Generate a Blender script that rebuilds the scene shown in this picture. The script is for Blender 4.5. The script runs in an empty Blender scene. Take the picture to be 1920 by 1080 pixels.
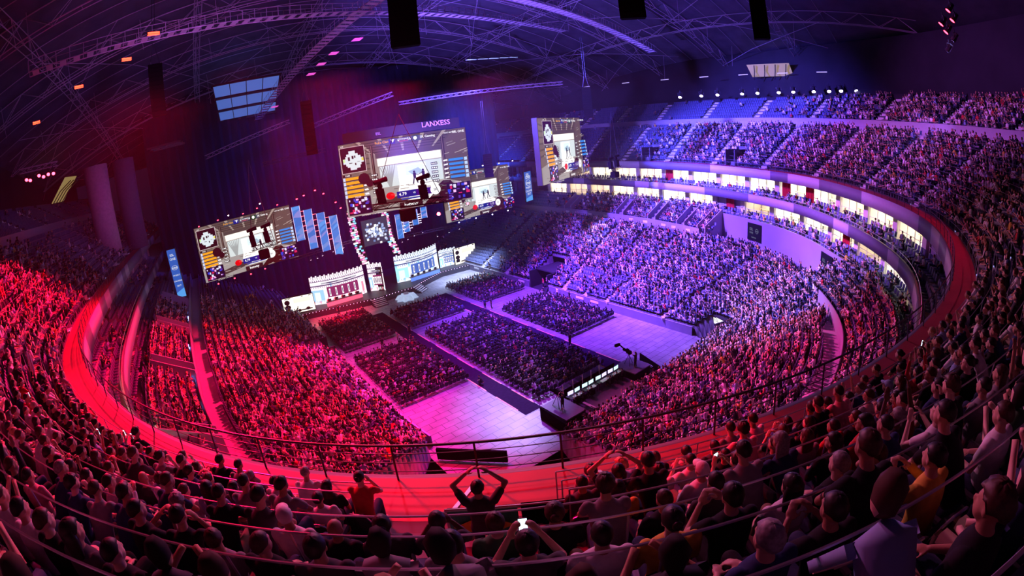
import bpy, math, random
import numpy as np
from mathutils import Vector, Matrix
random.seed(7); rng = np.random.default_rng(7)
PI = math.pi
SC = bpy.context.scene
COL = SC.collection
# ------------------------------------------------------------------ camera
CAMZ = 25.0
FPX = 893.0
YAW, PITCH, ROLL = math.radians(35.6), math.radians(18.1), math.radians(-6.1)
def cam_rot(w, p, r):
    fwd = np.array([math.sin(w)*math.cos(p), math.cos(w)*math.cos(p), -math.sin(p)])
    right = np.array([math.cos(w), -math.sin(w), 0.0]); up = np.cross(right, fwd)
    a = math.cos(r)*right+math.sin(r)*up; b = -math.sin(r)*right+math.cos(r)*up
    return np.stack([a, b, -fwd], 1)
RC = cam_rot(YAW, PITCH, ROLL)
cd = bpy.data.cameras.new('camera'); cam = bpy.data.objects.new('camera', cd); COL.objects.link(cam)
mm = Matrix([list(RC[i])+[[0, 0, CAMZ][i]] for i in range(3)]+[[0, 0, 0, 1]])
cam.matrix_world = mm
cd.type = 'PANO'; cd.panorama_type = 'FISHEYE_LENS_POLYNOMIAL'
cd.sensor_fit = 'HORIZONTAL'; cd.sensor_width = 36; cd.sensor_height = 20.25
cd.fisheye_fov = PI*1.2
cd.fisheye_polynomial_k0 = 0; cd.fisheye_polynomial_k1 = -(1920/36)/FPX
cd.fisheye_polynomial_k2 = 0; cd.fisheye_polynomial_k3 = 0; cd.fisheye_polynomial_k4 = 0
cd.clip_start = 0.05; cd.clip_end = 1000
SC.camera = cam
def frame_pos(P):
    """where points fall in the frame, used only to leave out what no view from here could show"""
    v = (np.asarray(P, float)-np.array([0, 0, CAMZ]))@RC
    v /= np.linalg.norm(v, axis=1)[:, None]
    t = np.arccos(np.clip(-v[:, 2], -1, 1)); h = np.hypot(v[:, 0], v[:, 1])+1e-9
    return 960+FPX*t*v[:, 0]/h, 540-FPX*t*v[:, 1]/h
def in_view(P, m=120):
    x, y = frame_pos(P)
    return (x > -m) & (x < 1920+m) & (y > -m) & (y < 1080+m)
SC.view_settings.view_transform = 'Standard'; SC.view_settings.look = 'None'
SC.view_settings.exposure = 0.0; SC.view_settings.gamma = 1.0; SC.view_settings.use_curve_mapping = False
SC.cycles.use_adaptive_sampling = True; SC.cycles.adaptive_threshold = .02; SC.cycles.max_bounces = 4; SC.cycles.diffuse_bounces = 2; SC.cycles.glossy_bounces = 2
SC.cycles.transmission_bounces = 3; SC.cycles.transparent_max_bounces = 8; SC.cycles.volume_bounces = 0
SC.cycles.sample_clamp_indirect = 3.0; SC.cycles.caustics_reflective = False; SC.cycles.caustics_refractive = False
wd = bpy.data.worlds.new('world'); SC.world = wd; wd.use_nodes = True
wd.node_tree.nodes['Background'].inputs[0].default_value = (0.05, 0.02, 0.11, 1)
wd.node_tree.nodes['Background'].inputs[1].default_value = 0.10

# ------------------------------------------------------------------ materials
MATS = {}
def mat(name, col, rough=0.6, metal=0.0, emit=None, es=0.0, var=0.0, vs=3.0, spec=0.4):
    if name in MATS: return MATS[name]
    m = bpy.data.materials.new(name); m.use_nodes = True; nt = m.node_tree; b = nt.nodes['Principled BSDF']
    c = (*col, 1) if len(col) == 3 else col
    b.inputs['Base Color'].default_value = c; b.inputs['Roughness'].default_value = rough; b.inputs['Metallic'].default_value = metal
    b.inputs['Specular IOR Level'].default_value = spec
    if var > 0:
        n = nt.nodes.new('ShaderNodeTexNoise'); n.inputs['Scale'].default_value = vs; n.inputs['Detail'].default_value = 3
        tc = nt.nodes.new('ShaderNodeTexCoord'); nt.links.new(tc.outputs['Object'], n.inputs['Vector'])
        mr = nt.nodes.new('ShaderNodeMapRange'); mr.inputs[1].default_value = .3; mr.inputs[2].default_value = .7
        mr.inputs[3].default_value = 1-var; mr.inputs[4].default_value = 1+var
        hs = nt.nodes.new('ShaderNodeHueSaturation'); hs.inputs['Color'].default_value = c
        nt.links.new(n.outputs['Fac'], mr.inputs[0]); nt.links.new(mr.outputs[0], hs.inputs['Value']); nt.links.new(hs.outputs[0], b.inputs['Base Color'])
    if emit is not None:
        b.inputs['Emission Color'].default_value = (*emit, 1); b.inputs['Emission Strength'].default_value = es
    MATS[name] = m; return m
def colmat(name, rough=0.7, emis=0.0, spec=0.3):
    """material that takes the colour given to each face (shirts, prints, picture on a display)"""
    if name in MATS: return MATS[name]
    m = bpy.data.materials.new(name); m.use_nodes = True; nt = m.node_tree; b = nt.nodes['Principled BSDF']
    a = nt.nodes.new('ShaderNodeAttribute'); a.attribute_name = 'Col'
    b.inputs['Roughness'].default_value = rough; b.inputs['Specular IOR Level'].default_value = spec
    if emis > 0:
        b.inputs['Base Color'].default_value = (0, 0, 0, 1)
        nt.links.new(a.outputs['Color'], b.inputs['Emission Color']); b.inputs['Emission Strength'].default_value = emis
    else: nt.links.new(a.outputs['Color'], b.inputs['Base Color'])
    MATS[name] = m; return m
def cloth(name, col): return mat(name, col, 0.85, var=0.15, vs=9, spec=0.2)

# ------------------------------------------------------------------ mesh building
class MB:
    def __init__(s): s.v = []; s.f = []; s.c = []; s.m = []; s.col = (1, 1, 1); s.mi = 0
    def add(s, vs, fs):
        o = len(s.v); s.v += [tuple(map(float, p)) for p in vs]; s.f += [tuple(o+i for i in f) for f in fs]
        s.c += [s.col]*len(fs); s.m += [s.mi]*len(fs)
    def box(s, c, d, rz=0.0, tf=None):
        hx, hy, hz = d[0]/2, d[1]/2, d[2]/2; cs, sn = math.cos(rz), math.sin(rz); vs = []
        for z in (-hz, hz):
            for x, y in ((-hx, -hy), (hx, -hy), (hx, hy), (-hx, hy)):
                vs.append((c[0]+x*cs-y*sn, c[1]+x*sn+y*cs, c[2]+z))
        if tf: vs = [tf(p) for p in vs]
        s.add(vs, [(0, 3, 2, 1), (4, 5, 6, 7), (0, 1, 5, 4), (1, 2, 6, 5), (2, 3, 7, 6), (3, 0, 4, 7)])
    def quad(s, a, b, c, d): s.add([a, b, c, d], [(0, 1, 2, 3)])
    def poly(s, pts): s.add(pts, [tuple(range(len(pts)))])
    def prism(s, base, h):  # base: list of (x,y,z) ; extruded by vector h
        n = len(base); h = np.array(h, float); top = [tuple(np.array(p)+h) for p in base]
        s.add(list(base)+top, [tuple(range(n))[::-1], tuple(range(n, 2*n))]+[(i, (i+1) % n, n+(i+1) % n, n+i) for i in range(n)])
    def tube(s, pts, r, n=6, closed=False, caps=True):
        pts = [np.array(p, float) for p in pts]; k = len(pts); R = r if isinstance(r, (list, tuple)) else [r]*k
        vs = []; fs = []; prev = None
        for i, p in enumerate(pts):
            if closed: t = pts[(i+1) % k]-pts[i-1]
            else: t = pts[min(i+1, k-1)]-pts[max(i-1, 0)]
            t = t/(np.linalg.norm(t)+1e-9)
            if prev is None:
                a = np.array([0, 0, 1.]) if abs(t[2]) < .9 else np.array([1., 0, 0])
                u = np.cross(t, a)
            else: u = prev-t*(prev@t)
            u /= (np.linalg.norm(u)+1e-9); w = np.cross(t, u); prev = u
            for j in range(n):
                an = 2*PI*j/n; vs.append(p+R[i]*(math.cos(an)*u+math.sin(an)*w))
        for i in range(k if closed else k-1):
            for j in range(n):
                a = i*n+j; b = i*n+(j+1) % n; c = ((i+1) % k)*n+(j+1) % n; d = ((i+1) % k)*n+j
                fs.append((a, b, c, d))
        if caps and not closed: fs += [tuple(range(n))[::-1], tuple(range((k-1)*n, k*n))]
        s.add(vs, fs)
    def ell(s, c, r, n=10, m=7, R=None):
        vs = []; fs = []
        for i in range(1, m):
            th = PI*i/m
            for j in range(n):
                ph = 2*PI*j/n; vs.append([r[0]*math.sin(th)*math.cos(ph), r[1]*math.sin(th)*math.sin(ph), r[2]*math.cos(th)])
        vs += [[0, 0, r[2]], [0, 0, -r[2]]]
        if R is not None: vs = [list(np.array(R)@np.array(p)) for p in vs]
        vs = [(p[0]+c[0], p[1]+c[1], p[2]+c[2]) for p in vs]
        for i in range(m-2):
            for j in range(n):
                fs.append((i*n+j, (i+1)*n+j, (i+1)*n+(j+1) % n, i*n+(j+1) % n))
        T = (m-1)*n
        for j in range(n): fs.append((T, j, (j+1) % n)); fs.append((T+1, (m-2)*n+(j+1) % n, (m-2)*n+j))
        s.add(vs, fs)
    def loft(s, rings, closed=True, caps=True):
        n = len(rings[0]); vs = [p for r in rings for p in r]; fs = []
        for i in range(len(rings)-1):
            for j in range(n if closed else n-1):
                fs.append((i*n+j, i*n+(j+1) % n, (i+1)*n+(j+1) % n, (i+1)*n+j))
        if caps and closed: fs += [tuple(range(n))[::-1], tuple(range((len(rings)-1)*n, len(rings)*n))]
        s.add(vs, fs)
    def mesh(s, name, mats, smooth=False):
        me = bpy.data.meshes.new(name); me.from_pydata(s.v, [], s.f)
        if not isinstance(mats, (list, tuple)): mats = [mats]
        for m in mats: me.materials.append(m)
        if len(mats) > 1: me.polygons.foreach_set('material_index', s.m)
        if any(c != (1, 1, 1) for c in s.c):
            at = me.color_attributes.new('Col', 'FLOAT_COLOR', 'CORNER'); arr = np.ones((len(me.loops), 4), np.float32); i = 0
            for f, c in zip(s.f, s.c): arr[i:i+len(f), :3] = c; i += len(f)
            at.data.foreach_set('color', arr.ravel())
        if smooth: me.polygons.foreach_set('use_smooth', [True]*len(me.polygons))
        me.update(); return me
    def build(s, name, mats, parent=None, smooth=False, loc=None):
        o = bpy.data.objects.new(name, s.mesh(name, mats, smooth)); COL.objects.link(o)
        if parent: o.parent = parent
        if loc is not None: o.location = loc
        return o
def npmesh(name, V, Q, mats, C=None, smooth=False):
    """big quad mesh from arrays; C: one colour per face"""
    me = bpy.data.meshes.new(name); V = np.asarray(V, np.float32); Q = np.asarray(Q, np.int32)
    me.vertices.add(len(V)); me.vertices.foreach_set('co', V.ravel())
    me.loops.add(Q.size); me.loops.foreach_set('vertex_index', Q.ravel())
    me.polygons.add(len(Q)); me.polygons.foreach_set('loop_start', np.arange(0, Q.size, 4, dtype=np.int32))
    me.update(calc_edges=True)
    for m in (mats if isinstance(mats, (list, tuple)) else [mats]): me.materials.append(m)
    if C is not None:
        at = me.color_attributes.new('Col', 'FLOAT_COLOR', 'CORNER'); a = np.ones((Q.size, 4), np.float32)
        a[:, :3] = np.repeat(np.asarray(C, np.float32), 4, 0); at.data.foreach_set('color', a.ravel())
    if smooth: me.polygons.foreach_set('use_smooth', np.ones(len(Q), bool))
    return me
def link(name, me, parent=None, loc=None, rz=None):
    o = bpy.data.objects.new(name, me); COL.objects.link(o)
    if parent: o.parent = parent
    if loc is not None: o.location = loc
    if rz is not None: o.rotation_euler = (0, 0, rz)
    return o
def empty(name, loc=(0, 0, 0), rz=0.0):
    o = bpy.data.objects.new(name, None); COL.objects.link(o); o.location = loc; o.rotation_euler = (0, 0, rz); o.empty_display_size = .2; return o
def tag(o, label=None, cat=None, group=None, kind=None):
    if label: o['label'] = label
    if cat: o['category'] = cat
    if group: o['group'] = group
    if kind: o['kind'] = kind
    return o
def struct(o): o['kind'] = 'structure'; return o
def copy_tree(o, parent=None):
    c = o.copy(); COL.objects.link(c)
    if parent: c.parent = parent; c.matrix_parent_inverse = Matrix()
    for ch in list(o.children): copy_tree(ch, c)
    return c
def text_shapes(s, size, font_scale_x=1.0):
    """filled lettering as flat polygons centred on 0,0 : list of verts/faces"""
    cu = bpy.data.curves.new('lettering', 'FONT'); cu.body = s; cu.size = size; cu.align_x = 'CENTER'; cu.align_y = 'CENTER'; cu.resolution_u = 2
    cu.offset = size*0.012
    o = bpy.data.objects.new('lettering', cu); COL.objects.link(o)
    dg = bpy.context.evaluated_depsgraph_get(); me = bpy.data.meshes.new_from_object(o.evaluated_get(dg))
    V = [(v.co.x*font_scale_x, v.co.y) for v in me.vertices]; F = [tuple(p.vertices) for p in me.polygons]
    bpy.data.objects.remove(o); bpy.data.curves.remove(cu); bpy.data.meshes.remove(me)
    return V, F
# ------------------------------------------------------------------ bowl plan
KP = [(-11.2,125),(-11.2,100),(-11.1,68),(-10.8,52),(-10.4,42),(-9.9,34),(-8.8,26.5),(-7,20.8),(-3.9,14.2),(-.6,9.7),(3.3,6.3),(8.4,3.2),(13.5,1.2),(21,-.3),(28.8,-.1),(37.2,1.7),(44.7,5.7),(52.1,11.8),(58.5,19),(63.3,29.2),(66.4,40),(68.1,54),(68.3,80),(68.3,100),(68.3,125)]
def catmull(K, n=24):
    K = np.array(K, float); K = np.vstack([2*K[0]-K[1], K, 2*K[-1]-K[-2]]); out = []
    for i in range(1, len(K)-2):
        for t in np.linspace(0, 1, n, endpoint=False):
            p0, p1, p2, p3 = K[i-1:i+3]
            out.append(.5*((2*p1)+(p2-p0)*t+(2*p0-5*p1+4*p2-p3)*t*t+(-p0+3*p1-3*p2+p3)*t**3))
    out.append(K[-2]); return np.array(out)
_c = catmull(KP)
def resample(P, st):
    d = np.r_[0, np.cumsum(np.linalg.norm(np.diff(P, axis=0), axis=1))]; n = int(d[-1]/st); s = np.linspace(0, d[-1], n+1)
    return np.stack([np.interp(s, d, P[:, 0]), np.interp(s, d, P[:, 1])], 1), s
RP, RS = resample(_c, 0.5)
for _ in range(30):
    RP[1:-1] = .25*RP[:-2]+.5*RP[1:-1]+.25*RP[2:]
RP, RS = resample(RP, 0.5)
_t = np.gradient(RP, axis=0); _t /= np.linalg.norm(_t, axis=1)[:, None]
RN = np.stack([_t[:, 1], -_t[:, 0]], 1)          # candidate normal
if ((RP[len(RP)//2]-np.array([29, 45]))@RN[len(RP)//2]) < 0: RN = -RN
for _ in range(20):
    RN[1:-1] = .25*RN[:-2]+.5*RN[1:-1]+.25*RN[2:]; RN /= np.linalg.norm(RN, axis=1)[:, None]
RL = RS[-1]
def ring(d, s=None):
    """points of the bowl ring moved outward by d, at arc lengths s"""
    if s is None: return RP+RN*d
    P = RP+RN*d
    return np.stack([np.interp(s, RS, P[:, 0]), np.interp(s, RS, P[:, 1])], -1)
def rnorm(s):
    n = np.stack([np.interp(s, RS, RN[:, 0]), np.interp(s, RS, RN[:, 1])], -1); return n/np.linalg.norm(n, axis=-1, keepdims=True)
I0 = int(np.argmin(np.abs(RP[:, 1]-1000*(RP[:, 0] > 0)-0)))  # unused anchor
def s_at(x=None, y=None, side=None):
    """arc length where the ring passes y on the left or right side, or x on the near end"""
    if y is not None:
        m = (RP[:, 0] < 20) if side == 'L' else (RP[:, 0] > 35); i = np.where(m)[0]; return float(RS[i[np.argmin(abs(RP[i, 1]-y))]])
    m = RP[:, 1] < 14; i = np.where(m)[0]; return float(RS[i[np.argmin(abs(RP[i, 0]-x))]])
def strip(profile, i0=0, i1=None, closed=False, step=1):
    """sweep a profile [(d,z),...] round the ring -> V,Q"""
    idx = np.arange(i0, (len(RP) if i1 is None else i1), step); rows = []
    for d, z in profile:
        P = RP[idx]+RN[idx]*d; rows.append(np.c_[P, np.full(len(idx), z)])
    V = np.concatenate(rows); n = len(idx); Q = []
    m = len(profile)
    for k in range(m if closed else m-1):
        a = k*n; b = ((k+1) % m)*n; i = np.arange(n-1); Q.append(np.stack([a+i, a+i+1, b+i+1, b+i], 1))
    return V, np.concatenate(Q)
ROWD, ROWH, NROW, D0 = 0.8, 0.55, 11, 1.2       # upper tier rows
Z1 = 19.0                                       # walkway level in front of the upper tier
DU0, ZU0, NU = 12.4, 25.9, 7                    # top tier above the concourse
# lower bowl : rear curve = ring moved in by 7.3 at z 9 ; front = rectangle of the arena floor
XL, XR, YE = 12.0, 46.6, 24.4
CEN = np.array([29.0, 50.0])
NLB = 20; ZLF, ZLR = 1.3, 8.8
def lb_front(B):
    out = []
    for p in B:
        if p[1] >= CEN[1]: out.append((XL if p[0] < 29 else XR, p[1])); continue
        d = p-CEN; t = []
        if d[0] < 0: t.append((XL-CEN[0])/d[0])
        if d[0] > 0: t.append((XR-CEN[0])/d[0])
        if d[1] < 0: t.append((YE-CEN[1])/d[1])
        t = min(t); out.append(tuple(CEN+d*t))
    return np.array(out)
def bowl_inset(s):
    # the cross aisle swings outward round the far right corner and comes back in under the camera
    a, b_ = s_at(y=36, side='R'), s_at(x=46); t1 = np.clip((a-s)/(a-s_at(y=27, side='R')), 0, 1); t2 = np.clip((s-b_+7)/8.0, 0, 1)
    w = t1*t1*(3-2*t1)*t2*t2*(3-2*t2); return -7.3+3.5*w
INS = bowl_inset(RS); LB_B = RP+RN*INS[:, None]; LB_F = lb_front(LB_B)
for _ in range(4): LB_F[1:-1] = .25*LB_F[:-2]+.5*LB_F[1:-1]+.25*LB_F[2:]
def lb(v, s=None):
    P = LB_F*(1-v)+LB_B*v
    if s is None: return P
    return np.stack([np.interp(s, RS, P[:, 0]), np.interp(s, RS, P[:, 1])], -1)
def lb_z(k): return ZLF+(ZLR-ZLF)*(k/(NLB-1))
# ------------------------------------------------------------------ people
def capsule(mb, a, b, ra, rb, n=10, seg=3):
    a = np.array(a, float); b = np.array(b, float); pts = [a+(b-a)*t for t in np.linspace(0, 1, seg+1)]
    mb.tube(pts, [ra+(rb-ra)*t for t in np.linspace(0, 1, seg+1)], n)
    mb.ell(a, (ra,)*3, n, 6); mb.ell(b, (rb,)*3, n, 6)
def arm_pts(sh, elb, wr): return [np.array(p, float) for p in (sh, elb, wr)]
def pose(kind):
    """joints of a person; seated poses sit on a 0.44 m seat with the hips at the origin, facing +Y"""
    J = {}; seated = kind not in ('stand', 'photo_stand'); lean = {'lap': .02, 'lean': .26, 'clap': .06, 'phone': .04, 'cheer': -.02, 'chin': .18, 'side': .05}.get(kind, .0)
    hz = .52 if seated else .93; hip = np.array([0, 0, hz]); J['hip'] = hip
    J['chest'] = hip+[0, lean*.7, .30]; J['neck'] = hip+[0, lean*1.25+.0, .50]; J['head'] = hip+[0, lean*1.45+.035, .655]
    for sx, n in ((-1, 'L'), (1, 'R')):
        sh = J['neck']+np.array([sx*.185, 0, -.045])
        if seated: kn = np.array([sx*.12, .44, .52]); an = np.array([sx*.12, .42, .10])
        else: kn = np.array([sx*.10, .04, .50]); an = np.array([sx*.11, 0, .09])
        J['hip'+n] = hip+[sx*.095, 0, -.02]; J['kn'+n] = kn; J['an'+n] = an; J['sh'+n] = sh
        if kind in ('lap', 'side'): el = sh+[sx*.05, .06, -.27]; wr = np.array([sx*.09, .30, .63])
        elif kind == 'lean': el = sh+[sx*.06, .14, -.24]; wr = np.array([sx*.04, .47, .70])
        elif kind == 'clap': el = sh+[sx*.08, .15, -.21]; wr = J['neck']+[sx*.035, .37, -.06]
        elif kind == 'phone': el = sh+[sx*.07, .17, -.16]; wr = J['neck']+[sx*.05, .36, .06]
        elif kind == 'cheer': el = sh+[sx*.15, .06, .22]; wr = J['neck']+[sx*.26, .12, .42]
        elif kind == 'chin':
            el = sh+[sx*.04, .20, -.20]; wr = J['head']+[sx*.06, .15, -.14] if sx > 0 else np.array([sx*.08, .36, .64])
        elif kind == 'photo_stand': el = sh+[sx*.12, .14, .10]; wr = J['neck']+[sx*.07, .27, .30]
        else: el = sh+[sx*.07, -.02, -.28]; wr = el+[sx*.0, .06, -.25]
        el = np.array(el, float); wr = np.array(wr, float)
        el = sh+(el-sh)*(.285/np.linalg.norm(el-sh)); wr = el+(wr-el)*(.25/np.linalg.norm(wr-el)); J['el'+n] = el; J['wr'+n] = wr
    J['turn'] = .5 if kind == 'side' else 0.0
    return J
def hand(mb, wr, el, sx):
    d = wr-el; d /= np.linalg.norm(d); side = np.cross(d, [0, 0, 1.]); side /= (np.linalg.norm(side)+1e-9); up = np.cross(side, d)
    Rm = np.stack([side, d, up], 1); mb.ell(wr+d*.055, (.040, .052, .017), 10, 6, Rm)
    for i, (o, L) in enumerate(((-.028, .066), (-.010, .076), (.009, .071), (.027, .056))):
        a = wr+d*.09+side*o; b = a+d*L*.55-up*.008; c = b+d*L*.38-up*.024
        capsule(mb, a, b, .0095, .0088, 6, 1); capsule(mb, b, c, .0088, .0075, 6, 1)
    a = wr+d*.025-side*.034*sx*1; b = a+d*.034-side*.026*sx-up*.008; c = b+d*.03-side*.004*sx-up*.01
    capsule(mb, a, b, .0125, .011, 6, 1); capsule(mb, b, c, .011, .009, 6, 1)
def torso(mb, J, g=0.0, low=True, n=18):
    hip, ch, nk = J['hip'], J['chest'], J['neck']; rings = []
    prof = [(-.09, .150, .110), (-.02, .172, .122), (.10, .150, .108), (.22, .152, .110), (.34, .175, .118), (.42, .182, .108), (.465, .150, .088), (.50, .075, .066), (.53, .056, .056)]
    if not low: prof = prof[1:]
    for h, rx, ry in prof:
        t = h/.50; c = (hip*(1-2*t)+ch*2*t) if t < .5 else (ch*(2-2*t)+nk*(2*t-1)); 
        if t < .5: c = hip+(ch-hip)*(h/.30) if h < .30 else c
        c = hip+(ch-hip)*(h/.30) if h <= .30 else ch+(nk-ch)*((h-.30)/.20)
        rings.append([(c[0]+(rx+g)*math.cos(a), c[1]+(ry+g)*math.sin(a), c[2]) for a in np.linspace(0, 2*PI, n, endpoint=False)])
    mb.loft(rings)
def turn_pts(vs, J):
    c, s = math.cos(J['turn']), math.sin(J['turn']); h = J['neck']; out = []
    for p in vs: x, y = p[0]-h[0], p[1]-h[1]; out.append((h[0]+x*c-y*s, h[1]+x*s+y*c, p[2]))
    return out
def body_mb(J):
    mb = MB(); torso(mb, J)
    for n, sx in (('L', -1), ('R', 1)):
        capsule(mb, J['sh'+n], J['el'+n], .050, .038); capsule(mb, J['el'+n], J['wr'+n], .039, .026); hand(mb, J['wr'+n], J['el'+n], sx)
        capsule(mb, J['hip'+n], J['kn'+n], .083, .056); capsule(mb, J['kn'+n], J['an'+n], .056, .036)
        mb.ell(J['an'+n]+[0, .07, -.05], (.045, .125, .04), 10, 6)
    h = J['head']; k = len(mb.v)
    mb.tube([J['neck']-[0, 0, .03], h-[0, .01, .04]], [.058, .052], 12)
    mb.ell(h+[0, -.012, .022], (.076, .098, .098), 20, 14)                     # skull
    mb.ell(h+[0, .030, -.045], (.055, .062, .066), 16, 10)                     # jaw
    mb.ell(h+[0, .060, -.088], (.022, .022, .017), 10, 6)                      # chin
    mb.ell(h+[0, .098, -.020], (.012, .019, .024), 8, 6)                       # nose
    mb.ell(h+[0, .086, -.055], (.023, .012, .009), 8, 5)                       # lips
    mb.ell(h+[0, .078, .022], (.046, .014, .010), 10, 5)                       # brow
    for sx in (-1, 1): mb.ell(h+[sx*.077, -.005, -.008], (.009, .020, .032), 8, 6)
    mb.v[k:] = turn_pts(mb.v[k:], J); return mb
def shirt_mb(J, long=False):
    mb = MB(); torso(mb, J, .014, False)
    for n in 'LR':
        e = J['el'+n]; s_ = J['sh'+n]
        if long: capsule(mb, s_, e, .064, .050); capsule(mb, e, e+(J['wr'+n]-e)*.9, .050, .038)
        else: capsule(mb, s_, s_+(e-s_)*.55, .066, .058)
    return mb
def trousers_mb(J):
    mb = MB(); h = J['hip']
    mb.ell(h+[0, 0, -.01], (.182, .135, .115), 16, 10)
    for n in 'LR':
        capsule(mb, J['hip'+n], J['kn'+n], .098, .070); capsule(mb, J['kn'+n], J['an'+n]+[0, 0, .03], .069, .054)
    return mb
def hair_mb(J, style):
    mb = MB(); h = J['head']; n = 22; rings = []
    for i in range(1, 11):                                                      # a cap that leaves the face free
        th = PI*.60*i/10; r = []
        for a in np.linspace(0, 2*PI, n, endpoint=False):
            x = math.sin(th)*math.cos(a); y = math.sin(th)*math.sin(a); z = math.cos(th)
            if y > .25 and z < .42: y, x, z = .25+(y-.25)*.55, x*1.0, .42+(z-.42)*.3
            if abs(x) > .7 and z < -.05: z = -.05+(z+.05)*.3
            w = 1.0+ (.05*math.sin(7*a+3*th)*math.sin(5*th) if style in ('curly',) else .018*math.sin(9*a)*math.sin(4*th))
            gx = {'curly': .100, 'cap': .084, 'crop': .081}.get(style, .088)
            r.append((h[0]+gx*x*w, h[1]-.014+(gx+.022)*y*w, h[2]+.026+(gx+.018)*z*w))
        rings.append(r)
    top = [(h[0], h[1]-.014, h[2]+.026+(gx+.018))]*n
    mb.loft([top]+rings, caps=True)
    if style == 'long':
        mb.loft([[(h[0]+rx*math.cos(a), h[1]+y+ry*math.sin(a), h[2]+z) for a in np.linspace(0, 2*PI, 14, endpoint=False)] for z, y, rx, ry in ((.06, -.05, .085, .07), (-.02, -.06, .094, .062), (-.10, -.075, .098, .05), (-.20, -.095, .09, .038), (-.29, -.11, .06, .025))])
    if style == 'bun': mb.ell(h+[0, -.12, .06], (.04, .035, .04), 12, 8)
    if style == 'cap':
        mb.loft([[(h[0]+.07*math.cos(a)*s, h[1]+.06+.10*max(0, math.sin(a))*s, h[2]+z) for a in np.linspace(0, PI, 10)] for s, z in ((.2, .062), (1, .055), (1, .047), (.2, .05))], closed=False)
    j_ = {'curly': .0075, 'crop': .0015}.get(style, .003); rj = random.Random(len(mb.v)); mb.v = [(a+rj.uniform(-j_, j_), b+rj.uniform(-j_, j_), c+rj.uniform(-j_, j_)) for a, b, c in mb.v] if style != 'cap' else mb.v
    mb.v = turn_pts(mb.v, J); return mb
def fuse(mb, name, m, vox, smooth=2):
    """join overlapping volumes into one continuous skin"""
    o = mb.build(name, m); r = o.modifiers.new('r', 'REMESH'); r.mode = 'VOXEL'; r.voxel_size = vox; r.use_smooth_shade = True
    s = o.modifiers.new('s', 'SMOOTH'); s.factor = .6; s.iterations = smooth
    d = o.modifiers.new('d', 'DECIMATE'); d.ratio = .35
    dg = bpy.context.evaluated_depsgraph_get(); me = bpy.data.meshes.new_from_object(o.evaluated_get(dg)); bpy.data.objects.remove(o)
    me.materials.clear(); me.materials.append(m); me.name = name
    me.polygons.foreach_set('use_smooth', [True]*len(me.polygons)); return me
SKINS = [mat('skin_light', (.62, .36, .26), .5, var=.06), mat('skin_tan', (.45, .24, .15), .5, var=.06), mat('skin_fair', (.72, .47, .37), .5, var=.05), mat('skin_dark', (.16, .08, .05), .5, var=.06)]
HAIRS = {'dark': mat('hair_dark', (.018, .012, .010), .5, var=.3, vs=40), 'brown': mat('hair_brown', (.07, .035, .02), .5, var=.3, vs=40), 'fair': mat('hair_fair', (.42, .27, .13), .5, var=.3, vs=40), 'grey': mat('hair_grey', (.28, .27, .27), .5, var=.3, vs=40)}
SHIRTS = [('black', (.016, .016, .02), .36), ('dark grey', (.07, .07, .08), .14), ('grey', (.28, .28, .30), .10), ('white', (.82, .82, .84), .16), ('navy', (.03, .05, .14), .07), ('light blue', (.28, .42, .68), .05), ('red', (.55, .04, .05), .05), ('pink', (.75, .35, .42), .03), ('green', (.08, .22, .10), .02), ('yellow', (.75, .50, .08), .02)]
SHM = {n: cloth('shirt_'+n.replace(' ', '_'), c) for n, c, w in SHIRTS}
PANTS = [cloth('jeans', (.04, .06, .12)), cloth('black_trousers', (.02, .02, .022)), cloth('khaki_shorts', (.25, .20, .13))]
POSES = ['lap', 'lean', 'clap', 'phone', 'cheer', 'chin', 'side', 'stand', 'photo_stand']
POSE_WORDS = {'lap': 'hands in lap', 'lean': 'leaning forward', 'clap': 'hands clapping', 'phone': 'both hands forward', 'cheer': 'arms up', 'chin': 'hand at chin', 'side': 'looking aside', 'stand': 'standing', 'photo_stand': 'standing, hands up'}
PM = {}
def variant(k):
    if k not in PM:
        J = pose(k); PM[k] = dict(J=J, body=fuse(body_mb(J), 'person_body', SKINS[0], .0095, 2), shirt=fuse(shirt_mb(J), 'shirt', SHM['black'], .014, 4),
            sweater=fuse(shirt_mb(J, True), 'sweater', SHM['black'], .014, 4), trousers=fuse(trousers_mb(J), 'trousers', PANTS[0], .016, 4), hair={})
    return PM[k]
def hair_mesh(k, st):
    v = variant(k)
    if st not in v['hair']: v['hair'][st] = hair_mb(v['J'], st).mesh('hair', HAIRS['dark'], True)
    return v['hair'][st]
def place_part(name, me, m, parent):
    o = bpy.data.objects.new(name, me); COL.objects.link(o); o.parent = parent
    o.material_slots[0].link = 'OBJECT'; o.material_slots[0].material = m; return o
def make_person(loc, rz, k, shirt, hair, style, skin, pants, scale=1.0, long=False):
    v = variant(k); e = empty('person', loc, rz); e.scale = (scale,)*3
    place_part('body', v['body'], skin, e)
    place_part('sweater' if long else 'shirt', v['sweater' if long else 'shirt'], SHM[shirt], e)
    place_part('trousers', v['trousers'], pants, e)
    if style != 'bald': place_part('cap' if style == 'cap' else 'hair', hair_mesh(k, style), SHM[shirt] if style == 'cap' else HAIRS[hair], e)
    return e
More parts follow.
